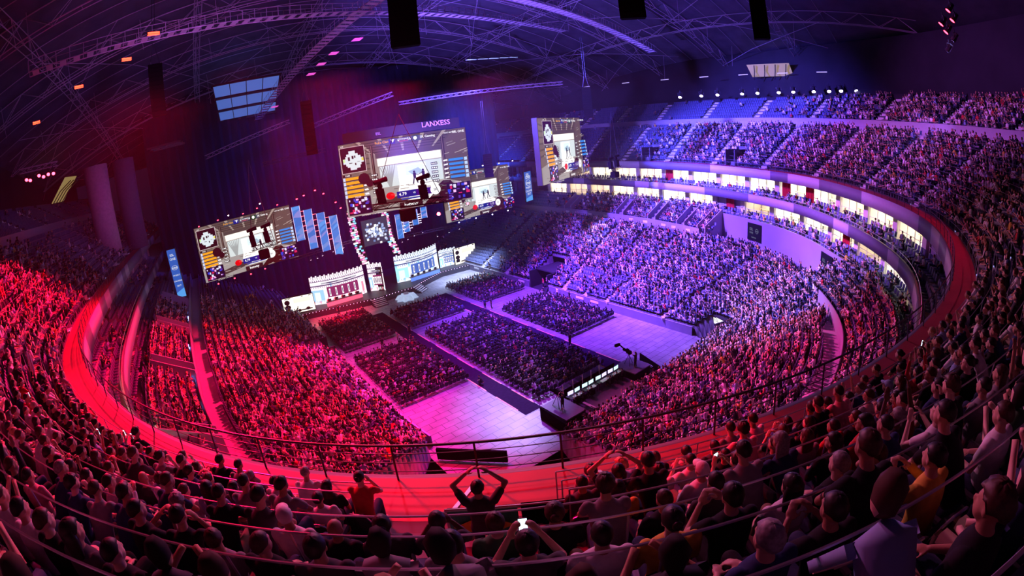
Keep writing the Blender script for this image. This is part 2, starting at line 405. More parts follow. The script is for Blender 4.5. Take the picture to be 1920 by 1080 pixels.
# far spectators : a light body, one block of vertices each
def lp_tube(P, R, n):
    vs = []; Q = []; P = [np.array(p, float) for p in P]
    for i, p in enumerate(P):
        t = P[min(i+1, len(P)-1)]-P[max(i-1, 0)]; t = t/np.linalg.norm(t); a = np.array([1., 0, 0]) if abs(t[0]) < .9 else np.array([0, 0, 1.])
        u = np.cross(t, a); u /= np.linalg.norm(u); w = np.cross(t, u); r = R[i] if isinstance(R[i], tuple) else (R[i], R[i])
        for j in range(n):
            an = 2*PI*(j+.5)/n; vs.append(p+r[0]*math.cos(an)*w+r[1]*math.sin(an)*u)
    for i in range(len(P)-1):
        for j in range(n): Q.append((i*n+j, i*n+(j+1) % n, (i+1)*n+(j+1) % n, (i+1)*n+j))
    for b in (0, (len(P)-1)*n):
        if n == 4: Q.append((b, b+1, b+2, b+3))
        else: Q += [(b, b+1, b+2, b+3), (b, b+3, b+4, b+5)]
    return vs, Q
def lowpoly(kind):
    J = pose(kind); V = []; Q = []; K = []
    def add(vq, cls):
        o = len(V); V.extend(vq[0]); Q.extend([tuple(o+i for i in q) for q in vq[1]]); K.extend([cls]*len(vq[1]))
    add(lp_tube([J['hip'], J['chest'], J['neck']-[0, 0, .02], J['neck']+[0, 0, .04]], [(.17, .12), (.16, .12), (.19, .10), (.06, .06)], 6), 2)
    h = J['head']; hv = lp_tube([h-[0, -.02, .11], h-[0, 0, .04], h+[0, 0, .05], h+[0, 0, .125]], [(.045, .05), (.078, .09), (.085, .10), (.045, .055)], 6)
    o = len(V); V.extend(hv[0])
    for q in hv[1]:
        c = np.mean([hv[0][i] for i in q], 0)-h; Q.append(tuple(o+i for i in q)); K.append(0 if (c[1] > .01 and c[2] < .06) else 1)
    for n in 'LR':
        add(lp_tube([J['sh'+n], J['el'+n]], [.055, .045], 4), 2); add(lp_tube([J['el'+n], J['wr'+n], J['wr'+n]+(J['wr'+n]-J['el'+n])*.4], [.040, .030, .03], 4), 0)
        add(lp_tube([J['hip'+n], J['kn'+n]], [.09, .065], 4), 3); add(lp_tube([J['kn'+n], J['an'+n]], [.06, .045], 4), 3)
    return np.array(V), np.array(Q), np.array(K)
# ------------------------------------------------------------------ where the seats and the spectators are
def face(v):
    return np.arctan2(-v[..., 0], v[..., 1])
def smooth01(x, a, b): return np.clip((x-a)/(b-a), 0, 1)
SEATS = []    # x,y,z,rz,area,row,col
PEOPLE = []   # x,y,z,rz,area,row,col
STAGE = np.array([31.0, 76.0])
AIS_U = []    # stair positions (arc length) in the upper tier
s_c = s_at(x=2.6)
s0R = s_at(y=57.4, side='R')
k_ = int((s0R)//10.2)
AIS_U = [s0R+10.2*i for i in range(-30, 8) if 2 < s0R+10.2*i < RL-2]
AIS_U = [a for a in AIS_U if abs(a-s_c) > 15]
def near_aisle(s, A, w): return np.min(np.abs(np.asarray(s)[:, None]-np.asarray(A)[None]), 1) < w
# two entrances cut into the front rows of the near stand and of the far right stand
PORT = [(s_at(x=3.1)-1.45, s_at(x=3.1)+1.45)]
VOM = [(s_at(y=51.0, side='R')+e, s_at(y=51.0, side='R')+e+1.9) for e in (0.0,)]+[(s_at(y=33.0, side='R'), s_at(y=33.0, side='R')+1.9)]
def upper_density(s, x, y, top):
    right = x > 28.6; d = np.ones_like(x)*.95
    if not top:
        d = np.where(right & (y > 32), .93-.35*smooth01(y, 32, 46)-.45*smooth01(y, 46, 58), d); d = np.where(right & (y > 60), .02, d)
        d = np.where(~right & (y > 34), .93-.5*smooth01(y, 34, 50), d); d = np.where(~right & (y > 52), .05, d)
    else:
        d = np.where(right & (y > 10), .85-.55*smooth01(y, 10, 26), .85); d = np.where(right & (y > 30), .03, d)
        d = np.where(~right & (y > 6), .85-.4*smooth01(y, 6, 16), d); d = np.where(~right & (y > 20), .02, d)
    return d
def fill(arr, P, z, rz, area, row, col):
    arr.append(np.c_[P, np.full(len(P), z), rz, np.full(len(P), area), np.full(len(P), row), col])
def row_points(curve, pitch):
    d = np.r_[0, np.cumsum(np.linalg.norm(np.diff(curve, axis=0), axis=1))]; n = int(d[-1]/pitch); q = (np.arange(n)+.5)*pitch
    return np.stack([np.interp(q, d, curve[:, 0]), np.interp(q, d, curve[:, 1])], 1), np.interp(q, d, RS), np.arange(n)
def tier(d0, z0, n, area, top=False):
    for k in range(n):
        d = d0+ROWD*k+.50; z = z0+ROWH*k; P, s, col = row_points(ring(d), .52)
        ok = ~near_aisle(s, AIS_U, .75)
        if not top and k < 5:
            for a, b in PORT+VOM:
                if k < (3 if (a, b) in PORT else 5): ok &= ~((s > a) & (s < b))
        ok &= in_view(np.c_[P, np.full(len(P), z+1.)]) & (np.hypot(P[:, 0], P[:, 1]) > 1.15)
        P, s, col = P[ok], s[ok], col[ok]
        N = rnorm(s); F = STAGE-P; F /= np.linalg.norm(F, axis=1)[:, None]; g = -N; g2 = g*.75+F*.45
        fill(SEATS, P, z, face(g), area, k, col)
        occ = (rng.random(len(P)) < upper_density(s, P[:, 0], P[:, 1], top)) | (np.hypot(P[:, 0], P[:, 1]) < 6)
        fill(PEOPLE, P[occ], z, (face(g2)+rng.normal(0, .12, len(P)))[occ], area, k, col[occ])
tier(D0, Z1, NROW, 0); tier(DU0, ZU0, NU, 1, True)
# lower bowl
_dir = RP*0+LB_B-CEN; _ang = np.degrees(np.arctan2(_dir[:, 0], -_dir[:, 1]))     # 0 = straight towards the near end
def ang_at(p): d = np.array(p)-CEN; return math.degrees(math.atan2(d[0], -d[1]))
def s_ang(p): a = ang_at(p); m = RP[:, 1] < 60; i = np.where(m)[0]; return float(RS[i[np.argmin(abs(_ang[i]-a))]])
GAP = sorted((s_ang((12.9, 32.5)), s_ang((21.0, 24.4))))
TUN = [(s_at(y=55.2, side='R'), s_at(y=59.8, side='R'), 8), (s_at(y=58.5, side='L')-2, s_at(y=58.5, side='L')+2, 6)]
CORNER = sorted((s_ang((46.6, 28.3)), s_ang((46.0, 24.6))))
AIS_L = [s_at(y=y, side='R') for y in (74, 66.5, 51, 43.5, 36)]+[s_at(y=y, side='L') for y in (76, 69, 50, 43, 36)]+[s_ang(p) for p in ((40, 24.4), (34, 24.4), (27.5, 24.4), (46.6, 33), (12, 36))]
def in_gap(s, k):
    g = (s > GAP[0]) & (s < GAP[1])
    for a, b, kk in TUN:
        if k < kk: g |= (s > a) & (s < b)
    if k < 4: g |= (s > CORNER[0]) & (s < CORNER[1])
    return g
for k in range(NLB):
    v = (k+.5)/NLB; z = lb_z(k); P, s, col = row_points(lb(v), .54); ok = ~near_aisle(s, AIS_L, .55) & ~in_gap(s, k) & in_view(np.c_[P, np.full(len(P), z+1.)])
    P, s, col = P[ok], s[ok], col[ok]; N = LB_F-LB_B; Nn = np.stack([np.interp(s, RS, N[:, 0]), np.interp(s, RS, N[:, 1])], -1); Nn /= np.linalg.norm(Nn, axis=1)[:, None]
    F = STAGE-P; F /= np.linalg.norm(F, axis=1)[:, None]; g2 = Nn*.6+F*.6
    fill(SEATS, P, z, face(Nn), 2, k, col)
    y = P[:, 1]; right = P[:, 0] > 29; dn = np.where(right, .90-.86*smooth01(y, 62+k*.25, 72), .93-.9*smooth01(y, 70, 78))
    dn = np.where(right & (y > 40) & (y < 56) & (k < 6), .42, dn)
    occ = rng.random(len(P)) < dn; fill(PEOPLE, P[occ], z, (face(g2)+rng.normal(0, .2, len(P)))[occ], 2, k, col[occ])
# middle tier behind the cross aisle, along the two sides
YM_R, YM_L = 33.0, 27.0
for k in range(5):
    d = -5.6+.72*k+.4; z = 9.9+.5*k; P, s, col = row_points(ring(d), .54)
    ok = (((P[:, 0] > 29) & (P[:, 1] > YM_R) & (P[:, 1] < 80)) | ((P[:, 0] < 29) & (P[:, 1] > YM_L) & (P[:, 1] < 84)) | ((P[:, 0] > 14) & (P[:, 0] < 47) & (P[:, 1] < 20))) & in_view(np.c_[P, np.full(len(P), z)])
    SEP = [s_at(y=y, side='R') for y in (37.5, 44.5, 52.5, 66)]+[s_at(y=y, side='L') for y in (41, 55, 69)]
    ok &= ~near_aisle(s, SEP, 1.3); P, s, col = P[ok], s[ok], col[ok]; g = -rnorm(s); P[:, 1] += 0
    fill(SEATS, P, z, face(g), 3, k, col); dn = np.where(P[:, 0] > 29, .85-.8*smooth01(P[:, 1], 60, 72), .9-.85*smooth01(P[:, 1], 62, 72)); occ = rng.random(len(P)) < dn
    fill(PEOPLE, P[occ], z, (face(g)+rng.normal(0, .2, len(P)))[occ], 3, k, col[occ])
# terraces of the two floors of boxes
for (d0, z0, n, dn0) in ((-1.0, 14.75, 3, .33), (-2.1, 11.5, 3, .38)):
    for k in range(n):
        d = d0+.95*k+.3; z = z0+.22*k; P, s, col = row_points(ring(d), .62)
        blk = ((s % 6.0) < 5.1) & in_view(np.c_[P, np.full(len(P), z)]) & (P[:, 1] < 90)
        if z0 < 13: blk &= ~(((P[:, 0] > 29) & (P[:, 1] > 66)))
        P, s, col = P[blk], s[blk], col[blk]; g = -rnorm(s); fill(SEATS, P, z, face(g), 4, k, col)
        lit = (P[:, 0] > 35) & (P[:, 1] < 75); occ = rng.random(len(P)) < np.where(lit, dn0, .06)
        fill(PEOPLE, P[occ], z, (face(g)+rng.normal(0, .5, len(P)))[occ], 4, k, col[occ])
SEATS = np.concatenate(SEATS); PEOPLE = np.concatenate(PEOPLE)
# audience on the arena floor : six blocks of loose chairs
BLOCKS = [('front left block', 13.6, 21.4, 58.8, 72.2), ('short middle block', 24.3, 33.3, 58.9, 67.4), ('rear left block', 13.6, 21.7, 40.3, 54.4), ('large middle block', 24.4, 33.6, 31.6, 55.0), ('front right block', 37.0, 45.2, 59.6, 71.0), ('rear right block', 36.8, 45.0, 40.0, 54.6)]
CH = []
for b, (nm, x0, x1, y0, y1) in enumerate(BLOCKS):
    ny = int((y1-y0)/.86)+1; nx = int((x1-x0)/.53)+1
    for j in range(ny):
        for i in range(nx):
            CH.append((x0+.26+i*.53+rng.normal(0, .02), y0+.43+j*.86+rng.normal(0, .03), 0.0, rng.normal(0, .05), b, j, i))
CH = np.array(CH)
occF = rng.random(len(CH)) < .92
FP = CH[occF].copy(); FP[:, 4] += 10
FP[:, 3] += rng.normal(0, .12, len(FP)); PEOPLE = np.concatenate([PEOPLE, FP])
def nearest(A, n=300, zoff=1.0):
    P = A[:, :3].copy(); P[:, 2] += zoff; vis = in_view(P, -4); dist = np.linalg.norm(P-[0, 0, CAMZ], axis=1); dist = np.where(vis, dist, 1e9)
    idx = np.argsort(dist)[:n]; m = np.zeros(len(A), bool); m[idx] = True; return m
print('seats', len(SEATS), 'people', len(PEOPLE), 'chairs', len(CH))
# ------------------------------------------------------------------ concrete, walls, walkways
CONC = mat('concrete', (.30, .29, .31), .85, var=.12, vs=.8); CONCD = mat('dark_concrete', (.10, .10, .12), .85, var=.2, vs=.8)
STAIR = mat('stair_tread', (.55, .54, .56), .8, var=.1, vs=2)
LINO = mat('walkway_floor', (.42, .06, .09), .55, var=.10, vs=1.2)
FAS_A = mat('fascia_light', (.42, .40, .46), .5, var=.04); FAS_B = mat('fascia_dark', (.13, .12, .17), .5, var=.05)
STEEL = mat('galvanised_steel', (.55, .55, .58), .35, .8); DKSTEEL = mat('dark_steel', (.05, .05, .06), .45, .5); CHROME = mat('bright_steel', (.75, .75, .78), .25, .9)
WHITE = mat('white_paint', (.80, .79, .77), .6, var=.03); BLACK = mat('black_fabric', (.003, .003, .004), .9, spec=.05); SEATM = mat('seat_plastic', (.09, .11, .22), .45, var=.1, vs=5)
NEARSEAT = mat('near_seat_fabric', (.035, .035, .05), .8, var=.15, vs=12)
def npstruct(name, VQ, m, kind=True):
    me = npmesh(name, VQ[0], VQ[1], m); o = link(name, me)
    if kind: struct(o)
    return o
# upper tier
prof = [(0, Z1), (D0-.02, Z1)]
for k in range(NROW):
    d = D0+ROWD*k; z = Z1+ROWH*k; prof += [(d, z), (d+ROWD, z)]
DC = D0+ROWD*NROW; ZC = Z1+ROWH*(NROW-1)
npstruct('trim_1', strip(prof[2:]+[(DC, ZC+.01)]), CONCD)
npstruct('trim_2', strip([(0.0, Z1), (D0, Z1+.002)]), LINO)
prof = [(DC, ZC), (DC, ZC+.12), (DU0-.25, ZC+.12)]
npstruct('trim_3', strip(prof), CONC)
npstruct('trim_4', strip([(DU0-.25, ZC+.1), (DU0-.25, ZU0+.45), (DU0-.05, ZU0+.45), (DU0-.05, ZU0)]), FAS_A)
prof = []
for k in range(NU): prof += [(DU0-.05+ROWD*k, ZU0+ROWH*k), (DU0-.05+ROWD*(k+1), ZU0+ROWH*k)]
DB = DU0-.05+ROWD*NU; ZB = ZU0+ROWH*(NU-1)
npstruct('trim_5', strip(prof), CONCD)
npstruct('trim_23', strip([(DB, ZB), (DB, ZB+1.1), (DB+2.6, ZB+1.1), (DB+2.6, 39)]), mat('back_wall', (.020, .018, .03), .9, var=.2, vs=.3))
# stairs of the upper tiers
def stairs(positions, d0, z0, n, name, label, w=1.1):
    for a in positions:
        P = ring(d0, np.array([a]))[0]; P2 = ring(d0+ROWD*n, np.array([a]))[0]
        if not in_view(np.array([[P[0], P[1], z0], [P2[0], P2[1], z0+ROWH*n]]), 60).any(): continue
        nrm = rnorm(np.array([a]))[0]; mb = MB(); rz = math.atan2(nrm[1], nrm[0])
        for k in range(n):
            for h in range(2):
                q = P+nrm*(ROWD*k+ROWD/2*h+ROWD/4); mb.box((q[0], q[1], z0+ROWH*k+ROWH/2*h+.03), (ROWD/2, w, .09+.0*h), rz)
                if h: mb.box((q[0], q[1], z0+ROWH*k+ROWH/4), (ROWD/2, w, ROWH/2), rz)
        global NST; NST += 1; e = empty(name); mb.build('treads', STAIR, e)
        tag(e, label % nth(NST), 'stairs', 'aisle stairs of the upper stands')
        for k in range(0, n):
            q = P+nrm*(ROWD*k+.03)+np.array([-nrm[1], nrm[0]])*w*.46; o = link('step_light', STLM, e, (q[0], q[1], z0+ROWH*k+.12), rz)
NST = 0
def nth(n): return '%d%s' % (n, 'th' if 10 <= n % 100 <= 20 else {1: 'st', 2: 'nd', 3: 'rd'}.get(n % 10, 'th'))
STLM = MB(); STLM.box((0, 0, 0), (.05, .09, .05)); STLM = STLM.mesh('step_light', mat('step_light', (.1, .1, .2), .5, emit=(.45, .42, 1), es=.9))
stairs(AIS_U, D0, Z1, NROW, 'aisle_stairs', 'pale aisle stairs climbing the upper stand, %s of them from the far left')
NST = 0
stairs(AIS_U, DU0, ZU0, NU, 'aisle_stairs', 'pale aisle stairs above the cross wall, %s of them from the far left'); AL = []
# dark entrances cut into the front of the far right stand
for a, b in VOM:
    m = (a+b)/2; P = ring(D0+1.6, np.array([m]))[0]; nrm = rnorm(np.array([m]))[0]; rz = math.atan2(nrm[1], nrm[0]); mb = MB()
    for s_ in (-1, 1): q = P+np.array([-nrm[1], nrm[0]])*s_*(b-a)/2; mb.box((q[0], q[1], Z1+1.2), (3.2, .12, 2.4), rz)
    q = P+nrm*1.6; mb.box((q[0], q[1], Z1+1.4), (.12, b-a, 2.8), rz); tag(struct(mb.build('trim_6', CONCD)))
# fascia of the walkway, panelled in two tones
def fascia(name, d, ztop, zbot, lip=.12, pan=3.2):
    V, Q = strip([(d, ztop), (d-lip, ztop), (d-lip, zbot), (d+.15, zbot)]); me = npmesh(name, V, Q, [FAS_A, FAS_B])
    n = len(RP)-1; pid = (np.arange(n)*.5//pan).astype(int); rb = np.random.default_rng(int(ztop*10)); tone = (rb.random(pid.max()+1) < .5).astype(int)
    mi = np.concatenate([np.ones(n, int), tone[pid], np.ones(n, int)]); me.polygons.foreach_set('material_index', mi.astype(np.int32)); return struct(link(name, me))
fascia('trim_7', 0.0, Z1, 17.75); fascia('trim_8', -1.4, 15.65, 14.5); 
# soffits, box terraces, rooms
npstruct('trim_9', strip([(-.12, 17.75), (6.2, 17.75)]), mat('soffit', (.55, .53, .50), .7))
TERR = mat('terrace_floor', (.40, .37, .36), .7, var=.1)
npstruct('trim_10', strip([(-1.4, 15.65), (-1.25, 15.65), (-1.25, 14.72), (-.05, 14.75), (-.05, 14.97), (.9, 14.97), (.9, 15.19), (6.2, 15.19)]), TERR)
npstruct('trim_11', strip([(-1.52, 14.5), (5.0, 14.5)]), mat('soffit', (.55, .53, .50), .7))
npstruct('trim_12', strip([(-2.35, 12.35), (-2.2, 12.35), (-2.2, 11.48), (-1.15, 11.5), (-1.15, 11.72), (-.2, 11.72), (-.2, 11.94), (5.0, 11.94)]), TERR)
WALLM = mat('lilac_wall', (.24, .22, .30), .75, var=.05, vs=.4)
npstruct('trim_21', strip([(-2.5, 12.45), (-2.35, 12.45), (-2.35, 12.3)]), FAS_A); npstruct('trim_22', strip([(-2.5, 12.45), (-2.5, 8.9)]), WALLM)
CREAM = mat('room_wall', (.72, .68, .60), .7, var=.04); REDC = mat('red_curtain', (.45, .01, .02), .9)
npstruct('trim_24', strip([(6.0, 15.1), (6.0, 17.8)]), CREAM); npstruct('trim_25', strip([(4.6, 11.9), (4.6, 14.6)]), CREAM)
ROOML = mat('room_lamp', (.9, .85, .7), .5, emit=(1, .85, .66), es=15)
ROOMS = [ROOML, mat('room_lamp_dim', (.9, .85, .7), .5, emit=(1, .78, .52), es=8), mat('room_lamp_cool', (.9, .9, .85), .5, emit=(.95, .92, .8), es=16)]
def in_lit(s): p = ring(0, np.array([s]))[0]; return (p[0] > 34 and p[1] < 80) or (p[0] < 0 and 18 < p[1] < 25.5)
rr = np.random.default_rng(3)
nroom = int(RL//6.0)
PIER = mat('pier_lilac', (.36, .34, .42), .7); PIERC = mat('pier_cream', (.70, .66, .58), .7)
ORD = ['first', 'second', 'third', 'fourth', 'fifth', 'sixth', 'seventh', 'eighth', 'ninth', 'tenth', 'eleventh', 'twelfth', 'thirteenth', 'fourteenth', 'fifteenth', 'sixteenth', 'seventeenth', 'eighteenth', 'nineteenth', 'twentieth', '21st', '22nd', '23rd', '24th', '25th', '26th', '27th', '28th', '29th', '30th']
for lvl, (dw, dz, zf, zc, nm) in enumerate(((1.9, 6.0, 15.2, 17.75, 'upper'), (.9, 4.6, 11.95, 14.5, 'lower'))):
    piers = MB(); count = 0
    for i in range(nroom):
        s0 = 6.0*i+1; P = ring(dw, np.array([s0]))[0]; n = rnorm(np.array([s0]))[0]; t = np.array([-n[1], n[0]]); rz = math.atan2(n[1], n[0])
        if not in_view(np.array([[P[0], P[1], zf+1]]), 200)[0] or P[1] > 100: continue
        piers.box((P[0], P[1], (zf+zc)/2), (.35, .9, zc-zf), rz); q = P+n*(dz-dw)/2; piers.box((q[0], q[1], (zf+zc)/2), (dz-dw, .12, zc-zf), rz)
        lit = in_lit(s0+3); sm = s0+3.0; N2 = rnorm(np.array([sm]))[0]; C0 = ring(dw, np.array([sm]))[0]; rz2 = math.atan2(N2[1], N2[0]); T2 = np.array([-N2[1], N2[0]])
        # glazed front: sill, two mullions
        fr = MB()
        for u in (-2.5, -.8, .8, 2.5): q = C0+T2*u; fr.box((q[0], q[1], zf+1.15), (.07, .07, zc-zf-.25), rz2)
        fr.box((C0[0], C0[1], zf+1.02), (.05, 5.0, .05), rz2); fr.box((C0[0], C0[1], zc-.15), (.07, 5.0, .2), rz2)
        o = fr.build('window_%d' % (1+count+40*lvl), mat('frame_cream', (.6, .56, .5), .5)); struct(o); count += 1
        if rr.random() < .28 and not lit or (lit and rr.random() < .12):
            bl = MB(); bl.box((C0[0]+N2[0]*.15, C0[1]+N2[1]*.15, (zf+zc)/2), (.05, 4.9, zc-zf-.05), rz2); tag(struct(bl.build('trim_26', PIER)))
        elif lit:
            cp = ring((dw+dz)/2+.3, np.array([sm]))[0]; lb_ = MB(); lb_.box((0, 0, 0), (2.6, 4.0, .05)); e = lb_.build('ceiling_light', ROOMS[int(rr.integers(0, 3))], loc=(cp[0], cp[1], zc-.06)); e.rotation_euler = (0, 0, rz2)
            tag(e, 'warm lit ceiling panel, %s box from the far left, %s floor' % (ORD[min(count, 29)], nm), 'ceiling light', 'ceiling lights in the boxes')
            # high table with stools
            tp = ring(dw+1.5, np.array([sm]))[0]; tb = empty('bar_table', (tp[0], tp[1], zf), rz2); q = MB(); q.box((0, 0, 1.05), (.5, 1.8, .05)); q.build('tabletop', mat('pale_wood', (.5, .36, .2), .5), tb)
            for u in (-.7, .7): q = MB(); q.box((0, u, .52), (.08, .08, 1.02)); q.build('leg', DKSTEEL, tb)
            tag(tb, 'tall pale bar table, %s box from the far left, %s floor' % (ORD[min(count, 29)], nm), 'table', 'bar tables in the boxes')
            if rr.random() < .7:
                pc = ring(dz-.08, np.array([sm+.8]))[0]; q = MB(); q.box((0, 0, 0), (.04, .9, .6)); q.mi = 1; q.box((-.03, 0, 0), (.02, .8, .5)); e = q.build('framed_picture', [DKSTEEL, mat('print_pale', (.5, .5, .55), .5)], loc=(pc[0], pc[1], zf+1.6)); e.rotation_euler = (0, 0, rz2)
                tag(e, 'dark framed picture on the back wall of the %s box of the %s floor' % (ORD[min(count, 29)], nm), 'picture', 'pictures in the boxes')
    struct(piers.build('trim_%d' % (27+lvl), [PIERC]))
# red curtains beside the box openings
for i, (sy, lvl, dd) in enumerate(((23.5, 0, -.5), (19.5, 0, -.5), (33.5, 1, -.5), (12.5, 1, -.4), (47, 0, -.3))):
    s_ = s_at(y=sy, side='R'); zf, zc, dw = ((15.2, 17.7, 1.55), (11.95, 14.45, .6))[lvl]; P = ring(dw, np.array([s_]))[0]; n = rnorm(np.array([s_]))[0]; rz = math.atan2(n[1], n[0]); mb = MB(); n_ = 26
    for j in range(n_):
        y0 = -.85+1.7*j/n_; y1 = -.85+1.7*(j+1)/n_; a = .05*math.sin(j*1.3); b = .05*math.sin((j+1)*1.3); mb.quad((a, y0, 0), (b, y1, 0), (b, y1, zc-zf), (a, y0, zc-zf)); mb.quad((a+.03, y0, 0), (a+.03, y0, zc-zf), (b+.03, y1, zc-zf), (b+.03, y1, 0))
    e = mb.build('curtain', REDC, loc=(P[0], P[1], zf)); e.rotation_euler = (0, 0, rz)
    tag(e, ('%s floor-length red curtain from the near right corner, %s floor of boxes' % (ORD[i], ('upper', 'lower')[lvl])), 'curtain', 'red curtains of the boxes')
# cross aisle at z 9 and middle tier
_n = len(RP); _A = np.c_[LB_B, np.full(_n, 8.95)]; _B = np.c_[ring(-2.5), np.full(_n, 8.95)]; _i = np.arange(_n-1)
npstruct('trim_13', (np.concatenate([_A, _B]), np.stack([_i, _i+1, _n+_i+1, _n+_i], 1)), mat('aisle_floor', (.34, .33, .40), .6, var=.08))
def side_strip(prof, y0, y1, side):
    m = (RP[:, 0] > 29) if side == 'R' else (RP[:, 0] < 29); i = np.where(m & (RP[:, 1] > y0) & (RP[:, 1] < y1))[0]; return strip(prof, i[0], i[-1]+1)
mp = [(-6.0, 8.95), (-6.0, 10.35), (-5.88, 10.35), (-5.88, 9.9)]
for k in range(5): mp += [(-5.88+.72*k, 9.9+.5*k), (-5.88+.72*(k+1), 9.9+.5*k)]
npstruct('trim_14', side_strip(mp, YM_R, 95, 'R'), WALLM); npstruct('trim_15', side_strip(mp, YM_L, 95, 'L'), WALLM)
_m = np.where((RP[:, 0] > 14) & (RP[:, 0] < 47) & (RP[:, 1] < 20))[0]; npstruct('trim_30', strip(mp, _m[0], _m[-1]+1), WALLM)
for side, ys in (('R', (33, 37.5, 44.5, 52.5, 66)), ('L', (27, 41, 55, 69))):
    for y in ys:
        s_ = s_at(y=y, side=side); n = rnorm(np.array([s_]))[0]; rz = math.atan2(n[1], n[0])
        for u in (-1.0, 1.0):
            mb = MB(); A = ring(-6.0, np.array([s_+u*.9]))[0]; B = ring(-2.5, np.array([s_+u*.9]))[0]; t = np.array([-n[1], n[0]])*.07
            pts = [(A[0]+t[0], A[1]+t[1], 8.9), (B[0]+t[0], B[1]+t[1], 8.9), (B[0]+t[0], B[1]+t[1], 13.0), (A[0]+t[0], A[1]+t[1], 10.9)]
            mb.prism(pts, (-2*t[0], -2*t[1], 0)); struct(mb.build('trim_29', PIER))
# lower bowl steps
V = []; Q = []; 
prev = None; cnt = 0; n = len(RP)
ok_cols = np.ones(n, bool)
for k in range(NLB):
    z = lb_z(k); za = lb_z(k-1) if k else 0.0; A = lb(k/NLB); B = lb((k+1)/NLB); s = RS; g = in_gap(s, k); zz = np.where(g, 0.0, z); zr = np.where(g, 0.0, za if k else 1.0)
    base = len(V)*0+cnt
    V += [np.c_[A, zr], np.c_[A, zz], np.c_[B, zz]]; i = np.arange(n-1); keep = (RP[:-1, 1] < 118)
    for a in (0, 1): q = np.stack([base+a*n+i, base+a*n+i+1, base+(a+1)*n+i+1, base+(a+1)*n+i], 1); Q.append(q[keep])
    cnt += 3*n
npstruct('trim_16', (np.concatenate(V), np.concatenate(Q)), CONCD)
# stair treads in the lower bowl
for a in AIS_L:
    A = lb(0, np.array([a]))[0]; B = lb(1, np.array([a]))[0]; d = B-A; L = np.linalg.norm(d); d /= L; rz = math.atan2(d[1], d[0]); mb = MB(); st = 2*NLB
    for k in range(st):
        q = A+d*L*(k+.5)/st; z = ZLF+(ZLR-ZLF)*(k/(st-1)); mb.box((q[0], q[1], z-.1), (L/st, 1.0, .28), rz)
    tag(mb.build('bowl_stairs', STAIR), 'narrow pale stairs running down the lower stand to the arena floor', 'stairs', 'stairs of the lower stand')
# barrier round the arena floor, panelled, with a pale cap
def wall_line(name, pts, h, m, capm, th=.12, z0=0.0):
    mb = MB()
    for (x0, y0), (x1, y1) in zip(pts[:-1], pts[1:]):
        L = math.hypot(x1-x0, y1-y0); rz = math.atan2(y1-y0, x1-x0); c = ((x0+x1)/2, (y0+y1)/2); mb.mi = 0; mb.box((c[0], c[1], z0+h/2), (L, th, h), rz); mb.mi = 1; mb.box((c[0], c[1], z0+h+.02), (L, th+.05, .05), rz)
    return struct(mb.build(name, [m, capm]))
BARR = mat('barrier_panel', (.17, .16, .22), .6, var=.1, vs=.6)
wall_line('wall_left', [(XL, 100), (XL, 60.7)], 1.15, BARR, FAS_A); wall_line('wall_left_near', [(XL, 56.3), (12.1, 45), (12.6, 36), (12.95, 32.6)], 1.15, BARR, FAS_A)
wall_line('wall_right', [(XR, 100), (XR, 60)], 1.15, BARR, FAS_A); wall_line('wall_right_near', [(XR, 55), (XR, 28.4)], 1.15, BARR, FAS_A)
wall_line('wall_near', [(21.2, 24.3), (45.8, 24.3)], 1.15, BARR, FAS_A)
# tunnels under the stands
def tunnel(cx, cy, L, W, H, rz, name):
    mb = MB(); c, s = math.cos(rz), math.sin(rz)
    def P(x, y): return (cx+x*c-y*s, cy+x*s+y*c)
    for y in (-W/2, W/2): p = P(L/2, y); mb.box((p[0], p[1], H/2), (L, .2, H), rz)
    p = P(L*.62, 0); mb.box((p[0], p[1], H), (L*.76, W, .2), rz); p = P(L, 0); mb.box((p[0], p[1], H/2), (.2, W, H), rz)
    p = P(L/2, 0); mb.box((p[0], p[1], .012), (L, W, .02), rz); return struct(mb.build(name, mat('tunnel_black', (.02, .02, .025), .9)))
tunnel(XR, 57.5, 6.4, 4.4, 2.9, 0, 'trim_17'); tunnel(46.3, 26.4, 6.5, 3.6, 2.8, -.35, 'trim_18'); tunnel(XL, 58.5, 5.0, 4.2, 2.6, PI, 'trim_19')
# rear edge wall of the gap towards the camera
mb = MB(); mb.box((14.4, 28.3, .75), (6.0, .25, 1.1), -.82); tag(struct(mb.build('trim_20', BLACK)))
# arena floor
fm = bpy.data.materials.new('arena_floor'); fm.use_nodes = True; nt = fm.node_tree; b = nt.nodes['Principled BSDF']
tc = nt.nodes.new('ShaderNodeTexCoord'); br = nt.nodes.new('ShaderNodeTexBrick'); br.inputs['Scale'].default_value = 1.0
br.inputs['Brick Width'].default_value = 1.8; br.inputs['Row Height'].default_value = .9; br.inputs['Mortar Size'].default_value = .028
br.inputs['Color1'].default_value = (.30, .29, .31, 1); br.inputs['Color2'].default_value = (.26, .25, .27, 1); br.inputs['Mortar'].default_value = (.05, .04, .06, 1)
nz = nt.nodes.new('ShaderNodeTexNoise'); nz.inputs['Scale'].default_value = .6; nz.inputs['Detail'].default_value = 6
mp_ = nt.nodes.new('ShaderNodeMapRange'); mp_.inputs[1].default_value = .35; mp_.inputs[2].default_value = .7; mp_.inputs[3].default_value = .75; mp_.inputs[4].default_value = 1.1
hs = nt.nodes.new('ShaderNodeHueSaturation'); nt.links.new(tc.outputs['Object'], br.inputs['Vector']); nt.links.new(tc.outputs['Object'], nz.inputs['Vector']); nt.links.new(nz.outputs['Fac'], mp_.inputs[0])
nt.links.new(br.outputs['Color'], hs.inputs['Color']); nt.links.new(mp_.outputs[0], hs.inputs['Value']); nt.links.new(hs.outputs[0], b.inputs['Base Color']); b.inputs['Roughness'].default_value = .38
